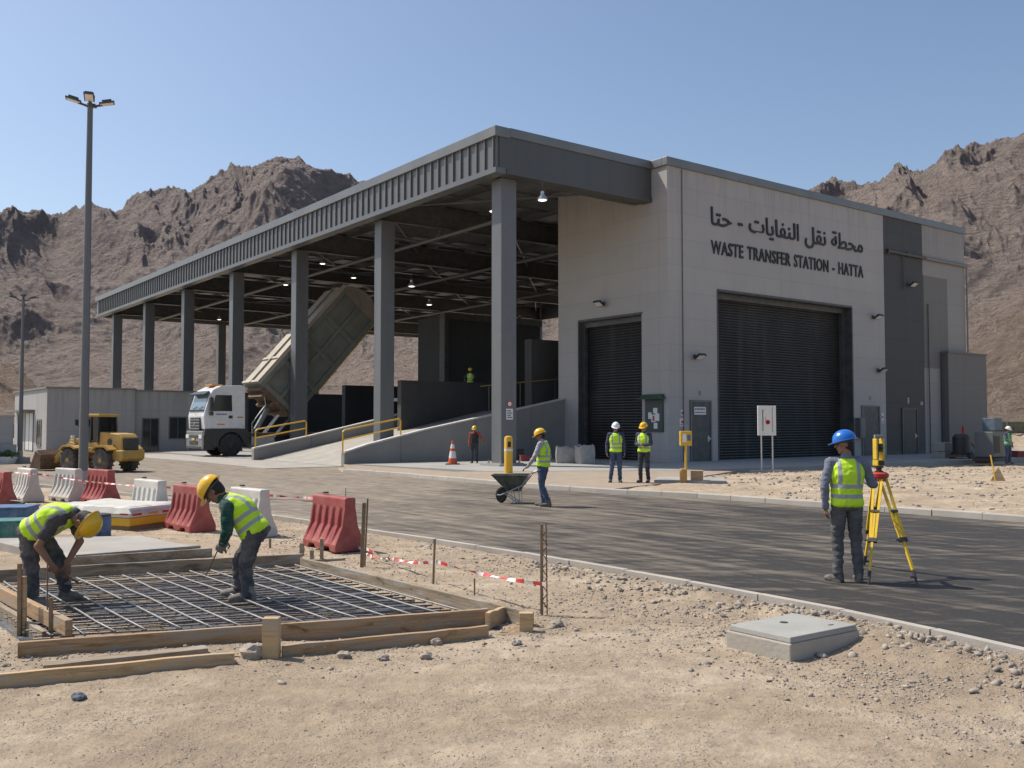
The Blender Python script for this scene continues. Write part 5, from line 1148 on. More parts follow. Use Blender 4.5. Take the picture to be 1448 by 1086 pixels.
m_ = MB(); m_.lathe([(.035, .2325), (.035, .235), (.028, .236)], 14, (cen.x - .05, cen.y + .08, 0)); m_.build('lifting_hole', BLKP, ll)
m_ = MB(); m_.box((cen.x + .3, cen.y - .02, .234), (.05, .012, .004), rz=.5); m_.build('slot', BLKP, ll)
# ================================================================== street furniture near the building
p = G(640, 657, .12); e = empty('traffic_cone', p, 0, 'orange traffic cone with white band before the ramp wall', 'traffic cone')
ORG = pm('cone_orange', (.62, .09, .02), .5, var=.08, bmp=.02)
m_ = MB(); m_.bb(-.29, .29, -.29, .29, 0, .05); m_.build('base', BLKP, e, bevel=.015)
m_ = MB(); m_.lathe([(.2, .05), (.165, .28)], 22); m_.lathe([(.118, .58), (.1, .70)], 22); m_.lathe([(.065, .88), (.035, 1.02), (.025, 1.05)], 22); m_.lathe([(.165, .28), (.118, .58)], 22, mi=1); m_.lathe([(.1, .70), (.065, .88)], 22, mi=1); m_.build('cone', [ORG, WHITE], e, smooth='auto', fix=False)
p = G(719, 669, .12); e = empty('bollard', p, 0, 'thick yellow bollard in front of the nearest canopy column', 'bollard')
m_ = MB(); m_.lathe([(.15, 0), (.15, 1.22), (.13, 1.29), (.05, 1.32)], 22); m_.build('post', YEL, e, smooth='auto'); m_ = MB(); m_.lathe([(.153, .78), (.153, .86)], 22); m_.build('band', WHITE, e, smooth='auto')
m_ = MB(); m_.box((.03, -.152, 1.02), (.12, .01, .2)); m_.build('sticker', SIGN, e)
# yellow call box on post with base
p = G(970, 683, .12); e = empty('call_box', p, 0, 'yellow call box on thin yellow post near the kerb', 'call box')
m_ = MB(); m_.tube([(0, 0, 0), (0, 0, 1.2)], .035, 8); m_.build('post', YEL, e, smooth='auto'); m_ = MB(); m_.bb(-.17, .17, -.1, .1, 1.1, 1.53); m_.build('box', YEL, e, bevel=.015)
m_ = MB(); m_.bb(-.11, .0, -.106, -.1, 1.2, 1.45); m_.build('notice', PAPER, e); m_ = MB(); m_.bb(.03, .13, -.106, -.1, 1.25, 1.42); m_.build('notice', BLUEP, e)
m_ = MB(); m_.bb(-.17, .0, -.12, .1, 0, .42); m_.build('footing', pm('ochre_block', (.50, .27, .07), .8, dust=.3), e, bevel=.02)
p = G(979, 683, .12); e = empty('wooden_crate', p + Vector((.15, .1, 0)), R(-8), 'small brown box beside yellow call box footing', 'box'); m_ = MB(); m_.bb(-.18, .18, -.15, .15, 0, .34); m_.build('box', WOOD, e, bevel=.01); m_ = MB(); m_.bb(-.19, .19, -.16, .16, .34, .37); m_.build('lid', WOODY, e, bevel=.006)
# two legged white sign
p = G(1085, 666, .1); e = empty('notice_sign', p, R(8), 'blank white notice panel on two thin steel legs before big shutter', 'sign')
m_ = MB(); m_.bb(-.36, .36, -.03, .03, 1.33, 2.45); pn = m_.build('panel', WHITE, e, bevel=.01)
for x in (-.2, .24):
    m_ = MB(); m_.tube([(x, .05, 0), (x, .05, 2.4)], .028, 8); m_.build('leg', ALU, e, smooth='auto')
m_ = MB(); m_.lathe([(.09, 0), (.09, .004), (.055, .004), (.055, 0)], 18, (.03, -.031, 1.83), Matrix.Rotation(R(90), 3, 'X')); m_.bb(-.06, -.045, -.035, -.031, 1.85, 2.0); m_.build('red_mark', RED, pn)
m_ = MB(); m_.bb(-.18, -.15, -.035, -.031, 1.5, 2.3); m_.bb(.2, .215, -.035, -.031, 1.45, 2.4); m_.build('dark_mark', SIGN, pn)
m_ = MB(); m_.bb(-.6, .6, -.15, .25, -.03, .03); m_.build('footing', CONC, e)
# rubble bags by left shutter
BAG = pm('rubble_bag', (.36, .35, .33), .9, var=.25, scale=5, bmp=.6, bscale=9, dust=.4, dcol=(.3, .26, .21))
BAGD = pm('rubble_bag_dark', (.16, .14, .12), .9, var=.25, scale=5, bmp=.6, bscale=9)
def bag(px, py, w_, d_, h_, mat, label, seed):
    e = empty('rubble_bag', G(px, py, .12), R(seed * 7 % 30 - 10), label, 'bulk bag', 'bulk bags by the left shutter'); N = 12; v = []; 
    m_ = MB(); rings = []
    for k in range(7):
        z = h_ * k / 6; bul = 1 + .08 * math.sin(math.pi * k / 6); ring = []
        for j in range(24):
            a = 2 * math.pi * j / 24; cx_, cy_ = math.cos(a), math.sin(a); s_ = 1 / max(abs(cx_), abs(cy_)) ** .75
            nn = 1 + .08 * float(perlin(np.array([cx_ * 2 + seed]), np.array([cy_ * 2 + z * 4]))[0]); ring.append((cx_ * s_ * w_ / 2 * bul * nn, cy_ * s_ * d_ / 2 * bul * nn, z + (.05 * math.sin(a * 2 + seed) if k == 6 else 0)))
        rings += ring
    m_.add(rings, [(i * 24 + j, i * 24 + (j + 1) % 24, (i + 1) * 24 + (j + 1) % 24, (i + 1) * 24 + j) for i in range(6) for j in range(24)]); m_.build('sack', mat, e, smooth='auto')
    m_ = MB(); m_.lathe([(w_ * .45, h_ * .9), (w_ * .25, h_ * 1.0), (.001, h_ * 1.08)], 14); m_.build('rubble', CONC, e)
    for s in (-1, 1): m_ = MB(); m_.tube([(s * w_ * .45, -d_ * .4, h_ * .95), (s * w_ * .42, -d_ * .2, h_ * 1.12), (s * w_ * .45, 0, h_ * .97)], .015, 5); m_.build('strap', mat, e)
bag(800, 655, .85, .7, .72, BAG, 'pale bulk bag left of the group by left shutter', 1); bag(813, 654, .5, .6, .68, BAGD, 'dark middle bulk bag by the left shutter', 2); bag(827, 656, .7, .7, .78, BAG, 'pale bulk bag standing rightmost at the left shutter', 4)
crate(743, 656, (.5, .4, .38), REDD, 'red plastic crate on pavement behind the wheelbarrow worker', 10); e = None
crate(733, 654, (.5, .5, .62), BLKP, 'dark bin beside the nearest column and red crate', 5, 'dark_bin', 'bin')
# concrete kerb island by call box
m_ = MB(); pts = [G(925, 688, .0), G(1028, 690, 0), G(1024, 684, 0), G(930, 683, 0)]; m_.prism([(p.x, p.y) for p in pts], -.05, .2, 'z'); tag(m_.build('kerb_offcut', CONC, bevel=.02), 'long loose concrete kerb piece at right end of pavement', 'kerb stone')
# ================================================================== right hand clutter
def blocks(px, py, label, rz):
    e = empty('block_stack', G(px, py, .0), rz, label, 'block stack')
    for (x, z, w_) in ((-.55, 0, .62), (.1, 0, .62), (-.55, .47, .62), (.1, .47, .55)):
        m_ = MB(); m_.bb(x, x + w_, -.35, .35, z, z + .45); m_.build('block', CONC if z else CONL, e, bevel=.02)
    m_ = MB(); m_.bb(-.62, .8, -.4, .4, -.08, -.005); m_.build('pallet', WOOD, e)
blocks(1335, 651, 'two layers of white concrete blocks beside the dark annex wall', AU)
m_ = MB(); e = empty('tar_boiler', G(1360, 652, .0), AU, 'dark machine with sloping handle beside the white concrete blocks', 'machine')
m_.lathe([(.4, .3), (.42, .5), (.42, 1.2), (.3, 1.35), (.05, 1.38)], 18); m_.build('drum', BLKP, e, smooth='auto'); m_ = MB(); m_.beam((.3, 0, 1.3), (2.0, 0, .3), .06, .06); m_.beam((.3, .4, 1.3), (2.0, .4, .3), .06, .06); m_.build('drawbar', STEELD, e)
m_ = MB(); m_.bb(-.5, .6, -.4, .4, .2, .32); m_.build('frame', RUST, e); m_ = MB(); m_.tube([(.2, 0, 1.2), (.2, 0, 1.75)], .07, 8); m_.build('chimney', RED, e)
for s in (-1, 1): wheel(e, 0, s * .48, .22, .12, STEELD)
gen = empty('generator', G(1402, 655, 0), AU, 'grey site generator with raised control box beside distant worker', 'generator')
m_ = MB(); m_.bb(-.7, .7, -.45, .45, .3, 1.5); m_.build('housing', STEEL, gen, bevel=.03); m_ = MB(); m_.bb(-.2, .5, -.3, .3, 1.55, 2.15); m_.build('control_box', pm('slate_blue', (.10, .14, .18), .5), gen, bevel=.02)
m_ = MB(); m_.bb(-.8, .8, -.5, .5, .1, .28); m_.build('skid', BLKP, gen); m_ = MB(); m_.bb(-.65, -.1, -.47, -.452, .5, 1.3); m_.build('louvre', BLKP, gen)
crate(1392, 655, (.7, .5, .38), REDD, 'red tool crate left of the distant generator', 30); crate(1442, 650, (.6, .5, .42), REDD, 'red box at right edge behind the distant worker', 10)
m_ = MB(); e = empty('warning_board', G(1412, 680, .1), R(-10), 'leaning yellow edged board standing on sand before the generator', 'board'); m_.prism([(-.25, 0), (.2, 0), (.0, .42)], -.02, .02, 'y'); m_.build('board', WOODY, e); m_ = MB(); m_.beam((-.1, -.03, 0), (-.2, .05, .8), .04, .03); m_.build('strut', YEL, e)
# boundary fence and rubble bank, right edge
fe = empty('boundary_fence', G(1386, 634, 0) , 0, 'low green mesh boundary fence at the foot of right hill', 'fence')
FP = fe.location.copy(); z1 = (634 - 600) / F * FP.y; Yf = FP.y
NET = pm('fence_net', (.13, .14, .09), .9, var=.4, scale=3, bmp=.4, bscale=30)
zt = HC + (600 - 597) / F * Yf; zb = HC - (613 - 600) / F * Yf
m_ = MB(); m_.bb(-6, 26, -.02, .02, zb, zt); m_.build('net', NET, fe)
for k in range(9): m_ = MB(); m_.bb(-6 + k * 4, -5.9 + k * 4, -.1, -.021, -.2, zt + .1); m_.build('post', CONC, fe)
m_ = MB(); m_.bb(-6, 26, -.08, .08, zt, zt + .08); m_.build('top_rail', CONC, fe)
N = 80; vs = []
for i in range(9):
    for j in range(N + 1):
        x = -8 + 36 * j / N; y = -7 + 7.2 * i / 8; z = (zb + .1) * (i / 8) ** .8 - .1 + .35 * float(fbm(np.array([x * .9]), np.array([y * .9]), 4)[0]) * (1 if 0 < i < 8 else .2); vs.append((FP.x + x, FP.y + y, z))
bk = npmesh('rubble_bank', vs, grid_faces(9, N + 1), SAND); tag(bk, kind='structure')
# ================================================================== loose stones
def stones(name, n, sampler, smin, smax, mat, seed, pw=2.2, sub=1):
    rng = np.random.default_rng(seed)
    import bmesh
    bm = bmesh.new(); bmesh.ops.create_icosphere(bm, subdivisions=sub, radius=1); bv = np.array([v.co[:] for v in bm.verts]); bf = np.array([[v.index for v in f.verts] for f in bm.faces]); bm.free()
    pts = sampler(rng, n); n = len(pts); s = smin + (smax - smin) * rng.random(n) ** pw
    v = np.repeat(bv[None], n, 0) * (1 + rng.normal(0, .27, (n, len(bv), 1))); v *= (rng.uniform(.6, 1.25, (n, 1, 3)) * [1, 1, .65])
    a = rng.uniform(0, 6.28, n); ca, sa = np.cos(a)[:, None], np.sin(a)[:, None]; t = rng.normal(0, .35, n)[:, None]
    x, y, z = v[..., 0], v[..., 1], v[..., 2]; y, z = y * np.cos(t) - z * np.sin(t), y * np.sin(t) + z * np.cos(t); x, y = x * ca - y * sa, x * sa + y * ca
    v = np.stack([x, y, z], -1) * s[:, None, None]; zz = groundz(pts[:, 0], pts[:, 1]); v += np.stack([pts[:, 0], pts[:, 1], zz + s * .22], -1)[:, None, :]
    f = bf[None] + (np.arange(n) * len(bv))[:, None, None]
    return npmesh(name, v.reshape(-1, 3), f.reshape(-1, 3), mat, smooth=False)
def stone_mat(name, lo, hi):
    m, nt, b = newmat(name); g = nt.nodes.new('ShaderNodeNewGeometry')
    c = ramp(nt, g.outputs['Random Per Island'], [(0, lo), (.5, tuple((a + b_) / 2 for a, b_ in zip(lo, hi))), (1, hi)]); n_ = noise(nt, g.outputs['Position'], 30, 4, .6)
    nt.links.new(mixc(nt, .35, c, ramp(nt, n_, [(.3, (.15, .12, .1)), (.7, (.5, .44, .37))])), b.inputs['Base Color']); b.inputs['Roughness'].default_value = .95; bump(nt, b, n_, .5, .01); return m
STM = stone_mat('gravel_stone', (.17, .14, .115), (.46, .40, .335))
pitp = [(p.x, p.y) for p in PIT]
ex = [(p.x, p.y) for p in (s1, s2, s3, s4)]; exq = [(p.x, p.y) for p in q]
def near_sampler(dens):
    def f(rng, n):
        Y = 4.2 + (22 - 4.2) * rng.random(n * 4) ** 1.6; X = Y * rng.uniform(-.60, .58, n * 4)
        rd = inpoly(X, Y, ROAD) | inpoly(X, Y, pitp) | inpoly(X, Y, ex) | inpoly(X, Y, exq); kd = segdist(X, Y, KN)
        nz = fbm(X * .8 + 4, Y * .8, 4, .6)
        pr = dens(X, Y, kd, nz); ok = (~rd) & (rng.random(len(X)) < pr) & (kd > .16) & (segdist(X, Y, KF) > 2)
        return np.stack([X, Y], -1)[ok][:n]
    return f
dn = lambda X, Y, kd, nz: np.clip(.05 + .95 * np.exp(-((kd - 1.1) / 1.1) ** 2) * np.clip(.6 + nz, .1, 1) + .5 * np.exp(-segdist(X, Y, [PIT[3] + Vector((-.3, -.3, 0)), PIT[2] + Vector((.3, -.15, 0)), PIT[1]]) / .35) - .06 * (Y < 7), 0, 1)
tag(stones('gravel', 34000, near_sampler(dn), .003, .016, STM, 1, 2.2), kind='stuff', label='loose pale gravel scattered over the sand', cat='gravel')
tag(stones('pebbles', 1500, near_sampler(dn), .010, .036, STM, 2, 3.5), kind='stuff', label='larger pebbles scattered along kerb and formwork', cat='pebbles')
def gritf(rng, n):
    Y = 4.3 + 5.5 * rng.random(n) ** 1.3; X = Y * rng.uniform(-.58, .58, n); ok = (~inpoly(X, Y, ROAD)) & (~inpoly(X, Y, pitp)) & (~inpoly(X, Y, exq)) & (rng.random(n) < np.clip(.5 + fbm(X * 1.2, Y * 1.2, 4, .65), .06, 1)); return np.stack([X, Y], -1)[ok]
tag(stones('grit', 42000, gritf, .0015, .0065, STM, 21, 2.0, sub=0 + 1), kind='stuff', label='fine grit strewn over the foreground sand', cat='grit')
def rub(rng, n):
    Y = 6 + 9 * rng.random(n * 6); X = Y * rng.uniform(-.1, .58, n * 6); kd = segdist(X, Y, KN); rd = inpoly(X, Y, ROAD) | inpoly(X, Y, exq) | inpoly(X, Y, pitp); nz = fbm(X * 1.5, Y * 1.5, 3)
    ok = (~rd) & (kd > .2) & (kd < 1.7) & (rng.random(n * 6) < np.clip(np.exp(-((kd - .6) / .5) ** 2) * (.45 + nz) * np.clip(X / 3 + .25, .1, 1), 0, 1)); return np.stack([X, Y], -1)[ok][:n]
tag(stones('rubble', 3800, rub, .009, .045, STM, 11, 2.2), kind='stuff', label='broken pale rubble banked along the near kerb', cat='rubble')
def far_sampler(rng, n):
    t = rng.random(n * 3); s_ = rng.random(n * 3); X = 3 + 26 * t; Y = 18 + 24 * s_
    ok = (~inpoly(X, Y, ROAD)) & (segdist(X, Y, KF) < segdist(X, Y, KN)) & (segdist(X, Y, KF) > .3); u = (X - B0.x) * .8 + (Y - B0.y) * .6; v = -(X - B0.x) * .6 + (Y - B0.y) * .8
    ok &= (v < -6.8) & (X > 6) & (rng.random(n * 3) < np.clip(.35 + fbm(X * .5, Y * .5, 3), .02, 1)); return np.stack([X, Y], -1)[ok][:n]
tag(stones('gravel', 5000, far_sampler, .012, .07, STM, 3, 3.2), kind='stuff', label='gravel and rubble on the sand before the building', cat='gravel')
rk = [(111, 999, .045, 'bluish grey rounded rock on sand at bottom left'), (486, 938, .05, 'rounded rock before the outer formwork board left one'), (541, 941, .045, 'angular rock right of the rounded one before the formwork'), (617, 918, .05, 'pale rounded rock below the front right formwork'), (730, 920, .04, 'small rock below the formwork corner post'), (358, 940, .10, 'broken concrete lump beside the pale formwork post'), (602, 940, .045, 'sharp dark rock on open sand below the formwork'), (787, 893, .06, 'rock just right of twin tape rods base')]
import bmesh as _b
for k, (px, py, r_, lb) in enumerate(rk):
    bm = _b.new(); _b.ops.create_icosphere(bm, subdivisions=3, radius=r_); rng = random.Random(k)
    off = k * 3.1
    for v_ in bm.verts:
        d = v_.co.normalized(); q_ = float(perlin(np.array([d.x * 1.6 + off]), np.array([d.y * 1.6]), np.array([d.z * 1.6]))[0]); v_.co *= 1 + .45 * q_; v_.co.z *= .7
    me = bpy.data.meshes.new('rock'); bm.to_mesh(me); bm.free(); me.materials.append(STM if k else pm('rock_blue', (.13, .15, .17), .9)); o = bpy.data.objects.new('rock', me); COL.objects.link(o); p = G(px, py, 0); o.location = (p.x, p.y, gz(p) + r_ * .4); tag(o, lb, 'rock', 'rocks lying on the sand')
# ================================================================== people
SKIN = pm('skin', (.27, .15, .10), .6, var=.08, bmp=.05, scale=10, spec=.3)
HAIR = pm('hair_dark', (.015, .012, .011), .7, var=.2, bmp=.3, bscale=120)
def cloth(name, col, var=.15, dust=.25): return pm(name, col, .9, var=var, scale=7, bmp=.25, bscale=130, dust=dust, dcol=(.32, .28, .23), spec=.2)
TRG = cloth('trouser_grey', (.085, .088, .095)); TRD = cloth('trouser_charcoal', (.055, .06, .07), dust=.5); JEAN = cloth('jeans_blue', (.045, .075, .15)); TNAV = cloth('trouser_navy', (.03, .035, .05))
SHG = cloth('shirt_bluegrey', (.15, .175, .23)); SHD = cloth('tshirt_charcoal', (.05, .055, .062)); SHT = cloth('shirt_green', (.01, .065, .05)); SHW = cloth('shirt_pale', (.42, .41, .44)); SHN = cloth('shirt_navy', (.04, .055, .11)); SHR = cloth('jacket_red', (.38, .06, .035)); SHB = cloth('jacket_black', (.02, .022, .027))
BOOT = pm('boot_brown', (.13, .11, .09), .85, var=.3, scale=9, bmp=.2, dust=.7, dcol=(.35, .31, .26)); BOOTD = pm('boot_dark', (.05, .045, .042), .8, var=.3, scale=9, dust=.6, dcol=(.3, .27, .23)); GLOVE = cloth('glove_grey', (.20, .19, .17))
def helm(name, col): return pm(name, col, .28, var=.03, bmp=0, coat=.5)
HY = helm('helmet_yellow', (.80, .46, .01)); HBL = helm('helmet_blue', (.012, .14, .52)); HW = helm('helmet_white', (.75, .76, .77))
def vestmat(name, base):
    m, nt, b = newmat(name); at = nt.nodes.new('ShaderNodeAttribute'); at.attribute_name = 'sp'; al = nt.nodes.new('ShaderNodeAttribute'); al.attribute_name = 'lat'
    s, l = at.outputs['Fac'], al.outputs['Fac']
    def band(x, a, w_): return mth(nt, 'LESS_THAN', mth(nt, 'ABSOLUTE', mth(nt, 'SUBTRACT', x, a)), w_ / 2)
    h = mth(nt, 'MAXIMUM', band(s, .20, .095), band(s, .43, .095)); v = mth(nt, 'MULTIPLY', band(mth(nt, 'ABSOLUTE', l), .108, .048), mth(nt, 'GREATER_THAN', s, .43)); f = mth(nt, 'MAXIMUM', h, v)
    tc = nt.nodes.new('ShaderNodeTexCoord'); n_ = noise(nt, tc.outputs['Object'], 6, 4, .6)
    c0 = ramp(nt, n_, [(.3, tuple(x * .85 for x in base)), (.7, base)]); c1 = ramp(nt, n_, [(.3, (.30, .31, .32)), (.7, (.42, .43, .44))])
    c = mixc(nt, f, c0, c1); nt.links.new(c, b.inputs['Base Color']); b.inputs['Roughness'].default_value = .75
    bump(nt, b, noise(nt, tc.outputs['Object'], 60, 3, .6), .15, .01); return m
VST = vestmat('hi_vis_yellow', (.60, .92, .03)); VDK = vestmat('hi_vis_green', (.06, .42, .08)); VNONE = cloth('vest_black', (.015, .016, .02))
def frame3(d, side):
    d = d.normalized(); s = (side - d * side.dot(d)).normalized(); f = d.cross(s); return s, f, d
def loft(mb, pts, rad, side, n=20):
    """elliptic tube with rounded ends: rad = (half width, half depth) per point"""
    P, Rr = [], []
    pts = [Vector(p) for p in pts]
    for i in range(len(pts) - 1):
        for k in range(4):
            t = k / 4; P.append(pts[i].lerp(pts[i + 1], t)); Rr.append((rad[i][0] * (1 - t) + rad[i + 1][0] * t, rad[i][1] * (1 - t) + rad[i + 1][1] * t))
    P.append(pts[-1]); Rr.append(rad[-1])
    d0 = (P[1] - P[0]).normalized(); d1 = (P[-1] - P[-2]).normalized()
    P = [P[0] - d0 * .03, P[0] - d0 * .02] + P + [P[-1] + d1 * .02, P[-1] + d1 * .03]
    Rr = [(Rr[0][0] * .5, Rr[0][1] * .5), (Rr[0][0] * .85, Rr[0][1] * .85)] + Rr + [(Rr[-1][0] * .85, Rr[-1][1] * .85), (Rr[-1][0] * .5, Rr[-1][1] * .5)]
    o = len(mb.v); K = len(P)
    for i, p in enumerate(P):
        d = P[min(i + 1, K - 1)] - P[max(i - 1, 0)]; s, f, _ = frame3(d, side)
        for j in range(n):
            a = 2 * math.pi * j / n; ca, sa = math.cos(a), math.sin(a); e_ = .85
            mb.v.append(tuple(p + s * (math.copysign(abs(ca) ** e_, ca) * Rr[i][0]) + f * (math.copysign(abs(sa) ** e_, sa) * Rr[i][1])))
    for i in range(K - 1):
        for j in range(n): mb.f.append((o + i * n + j, o + i * n + (j + 1) % n, o + (i + 1) * n + (j + 1) % n, o + (i + 1) * n + j)); mb.m.append(0)
    mb.f.append(tuple(o + j for j in reversed(range(n)))); mb.f.append(tuple(o + (K - 1) * n + j for j in range(n))); mb.m += [0, 0]
def remeshed(mb, name, mat, parent, vox, wr=0, wsc=9, sm=3, aniso=(1, 1, 1), spine=None, side=None):
    me = bpy.data.meshes.new(name); me.from_pydata(mb.v, [], mb.f)
    import bmesh
    bm = bmesh.new(); bm.from_mesh(me); bmesh.ops.recalc_face_normals(bm, faces=bm.faces); bm.to_mesh(me); bm.free()
    t = bpy.data.objects.new('tmp', me); COL.objects.link(t)
    r = t.modifiers.new('r', 'REMESH'); r.mode = 'VOXEL'; r.voxel_size = vox; r.adaptivity = 0
    if sm: s = t.modifiers.new('s', 'SMOOTH'); s.factor = .5; s.iterations = sm
    bpy.context.view_layer.update()
    m2 = bpy.data.meshes.new_from_object(t.evaluated_get(bpy.context.evaluated_depsgraph_get()))
    COL.objects.unlink(t); bpy.data.objects.remove(t); bpy.data.meshes.remove(me)
    n = len(m2.vertices); co = np.empty(n * 3, np.float32); m2.vertices.foreach_get('co', co); co = co.reshape(-1, 3); no = np.empty(n * 3, np.float32); m2.vertices.foreach_get('normal', no); no = no.reshape(-1, 3)
    if wr:
        a = aniso; q = co * np.array(a) * wsc; nz = perlin(q[:, 0], q[:, 1], q[:, 2]) + .5 * (1 - 2 * np.abs(perlin(q[:, 0] * 2.1 + 9, q[:, 1] * 2.1, q[:, 2] * 2.1)))
        co = co + no * (nz * wr)[:, None]; m2.vertices.foreach_set('co', co.astype(np.float32).ravel())
    if spine:
        P = np.array([p[:] for p in spine]); L_ = np.linalg.norm(P[1:] - P[:-1], axis=1); tot = L_.sum(); best = np.full(n, 1e9); sp = np.zeros(n); lat = np.zeros(n); acc = 0
        for i in range(len(P) - 1):
            d = (P[i + 1] - P[i]) / L_[i]; tt = (co - P[i]) @ d; lo = -9 if i == 0 else 0; hi = 9 if i == len(P) - 2 else L_[i]; tc_ = np.clip(tt, lo, hi); dist = np.linalg.norm(co - P[i] - tc_[:, None] * d, axis=1)
            k = dist < best; best[k] = dist[k]; sp[k] = (acc + tc_[k]) / tot; lat[k] = ((co - P[i]) @ np.array(side[:]))[k]; acc += L_[i]
        for nm, arr in (('sp', sp), ('lat', lat)): m2.attributes.new(nm, 'FLOAT', 'POINT').data.foreach_set('value', arr.astype(np.float32))
    m2.materials.clear(); m2.materials.append(mat); m2.shade_smooth(); m2.name = name
    o = bpy.data.objects.new(name, m2); COL.objects.link(o)
    if parent is not None: o.parent = parent
    return o
def hand(mb, wrist, d, nrm, side, curl=.5, sc=1.0, gl=0):
    """palm, four unequal fingers and a thumb leaving the side of the palm; d along the hand, nrm out of the palm"""
    d = d.normalized(); nrm = (nrm - d * nrm.dot(d)).normalized(); s = d.cross(nrm) * side
    c = wrist + d * .05 * sc; M = Matrix((s, d, nrm)).transposed()
    mb.ell(c, ((.040 + gl) * sc, .055 * sc, (.018 + gl) * sc), M, 12, 8); mb.cap(wrist - d * .02, .026 * sc + gl, wrist + d * .025, .027 * sc + gl, 10)
    for k, (off, ln) in enumerate(((-.030, .070), (-.010, .080), (.010, .074), (.029, .058))):
        b_ = wrist + d * .088 * sc + s * off * sc; r_ = (.0092 + gl * .4) * sc; dd = d.copy(); p = b_ - d * .015
        for j, fr in enumerate((.45, .32, .25)):
            dd = (dd * math.cos(curl * (.6 + .2 * j)) + nrm * math.sin(curl * (.6 + .2 * j))).normalized()
            q_ = p + dd * ln * fr * sc * 1.1; mb.cap(p, r_, q_, r_ * .93, 8); p = q_; r_ *= .94
    t0 = wrist + d * .03 * sc - s * .028 * sc; t1 = t0 + (d * .6 - s * .75 + nrm * .25).normalized() * .042 * sc; t2 = t1 + (d * .85 - s * .15 + nrm * .5).normalized() * .035 * sc
    mb.cap(t0, .015 * sc, t1, .0125 * sc, 8); mb.cap(t1, .012 * sc, t2, .0095 * sc, 8)
def person(loc, rz, J, label, shirt, trousers, vest, boots, helmet, sleeves='long', gloves=None, scale=1.0, vox=.012, group=None, build=1.0, hairb=True):
    """J: joints in local coordinates, +y forward, +x to the person's right"""
    j = {k: (Vector(v_) if len(v_) == 3 else v_) for k, v_ in J.items()}
    pel, chest, neck, head = j['pelvis'], j['chest'], j['neck'], j['head']; hf = j.get('hf', Vector((0, 1, 0))).normalized()
    sh = {1: j['shR'], -1: j['shL']}; el_ = {1: j['elR'], -1: j['elL']}; wr = {1: j['wrR'], -1: j['wrL']}; hd = {1: j['hdR'], -1: j['hdL']}; kn = {1: j['knR'], -1: j['knL']}; an = {1: j['anR'], -1: j['anL']}; toe = {1: j['toeR'], -1: j['toeL']}
    side = (sh[1] - sh[-1]).normalized(); side_p = j.get('hipdir', Vector((1, 0, 0))); hip = {s: pel + side_p * s * .09 + Vector((0, 0, -.03)) for s in (1, -1)}; B_ = build
    up = (head - neck).normalized(); hs = hf.cross(up).normalized(); hf2 = up.cross(hs); Mh = Matrix((hs, hf2, up)).transposed()
    def hp(x, y, z): return head + Mh @ Vector((x, y, z))
    # body (skin)
    m_ = MB(); m_.ell(hp(0, -.01, .02), (.077, .098, .10), Mh, 20, 14); m_.ell(hp(0, .028, -.045), (.058, .062, .07), Mh, 16, 10); m_.ell(hp(0, .06, -.092), (.03, .024, .022), Mh, 10, 8)
    m_.cap(hp(0, .092, .012), .011, hp(0, .108, -.022), .015, 8); m_.ell(hp(0, .082, -.055), (.024, .014, .010), Mh, 10, 6); m_.ell(hp(0, .088, .028), (.052, .012, .010), Mh, 12, 6)
    for s in (1, -1): m_.ell(hp(s * .079, -.012, -.012), (.010, .019, .031), Mh, 8, 8); m_.ell(hp(s * .045, .055, -.02), (.02, .02, .022), Mh, 8, 8)
    m_.cap(neck - (neck - chest).normalized() * .04, .058, hp(0, -.02, -.05), .05, 12)
    loft(m_, [pel, pel.lerp(chest, .5), chest, neck - (neck - chest) * .25], [(.13, .09), (.12, .085), (.15, .10), (.10, .07)], side)
    for s in (1, -1):
        m_.cap(chest.lerp(neck, .55) + side * s * .05, .06, sh[s], .045, 10); m_.cap(sh[s], .045, el_[s], .036, 12); m_.cap(el_[s], .041, wr[s], .026, 12)
        m_.cap(hip[s], .07, kn[s], .05, 12); m_.cap(kn[s], .048, an[s], .035, 12)
        if gloves is None: hand(m_, wr[s], hd[s] - wr[s], j.get('pnR' if s == 1 else 'pnL', Vector((-s, 0, 0))), s, j.get('curl', (.55,))[0] if isinstance(j.get('curl'), tuple) else .55)
    root = remeshed(m_, 'person', SKIN, None, vox * (.62 if vox < .014 else .9), 0, sm=1); root.location = loc; root.rotation_euler = (0, 0, rz); root.scale = (scale,) * 3; tag(root, label, 'person', group)
    if gloves:
        for s in (1, -1): m_ = MB(); hand(m_, wr[s], hd[s] - wr[s], j.get('pnR' if s == 1 else 'pnL', Vector((-s, 0, 0))), s, .75, 1.08, .004); m_.cap(wr[s] - (hd[s] - wr[s]).normalized() * .05, .04, wr[s], .034, 10); remeshed(m_, 'glove', gloves, root, .006, 0, sm=1)
    # eyes
    if vox < .016:
        for s in (1, -1): m_ = MB(); m_.ell(hp(s * .031, .083, .002), (.013, .008, .008), Mh, 8, 6); m_.build('eye', HAIR, root, smooth=True)
    m_ = MB(); m_.ell(hp(0, -.03, .015), (.083, .088, .098), Mh, 16, 12); m_.ell(hp(0, -.05, -.035), (.07, .055, .06), Mh, 12, 8); remeshed(m_, 'hair', HAIR, root, max(vox, .01), .002, 60, sm=1)
    # shirt
    m_ = MB(); wst = pel.lerp(chest, .45)
    loft(m_, [pel + (pel - chest) * .08, wst, chest, chest.lerp(neck, .75)], [(.165 * B_, .125 * B_), (.155 * B_, .115 * B_), (.175 * B_, .125 * B_), (.12, .085)], side)
    m_.cap(chest.lerp(neck, .9), .068, neck + (neck - chest) * .06, .062, 14)
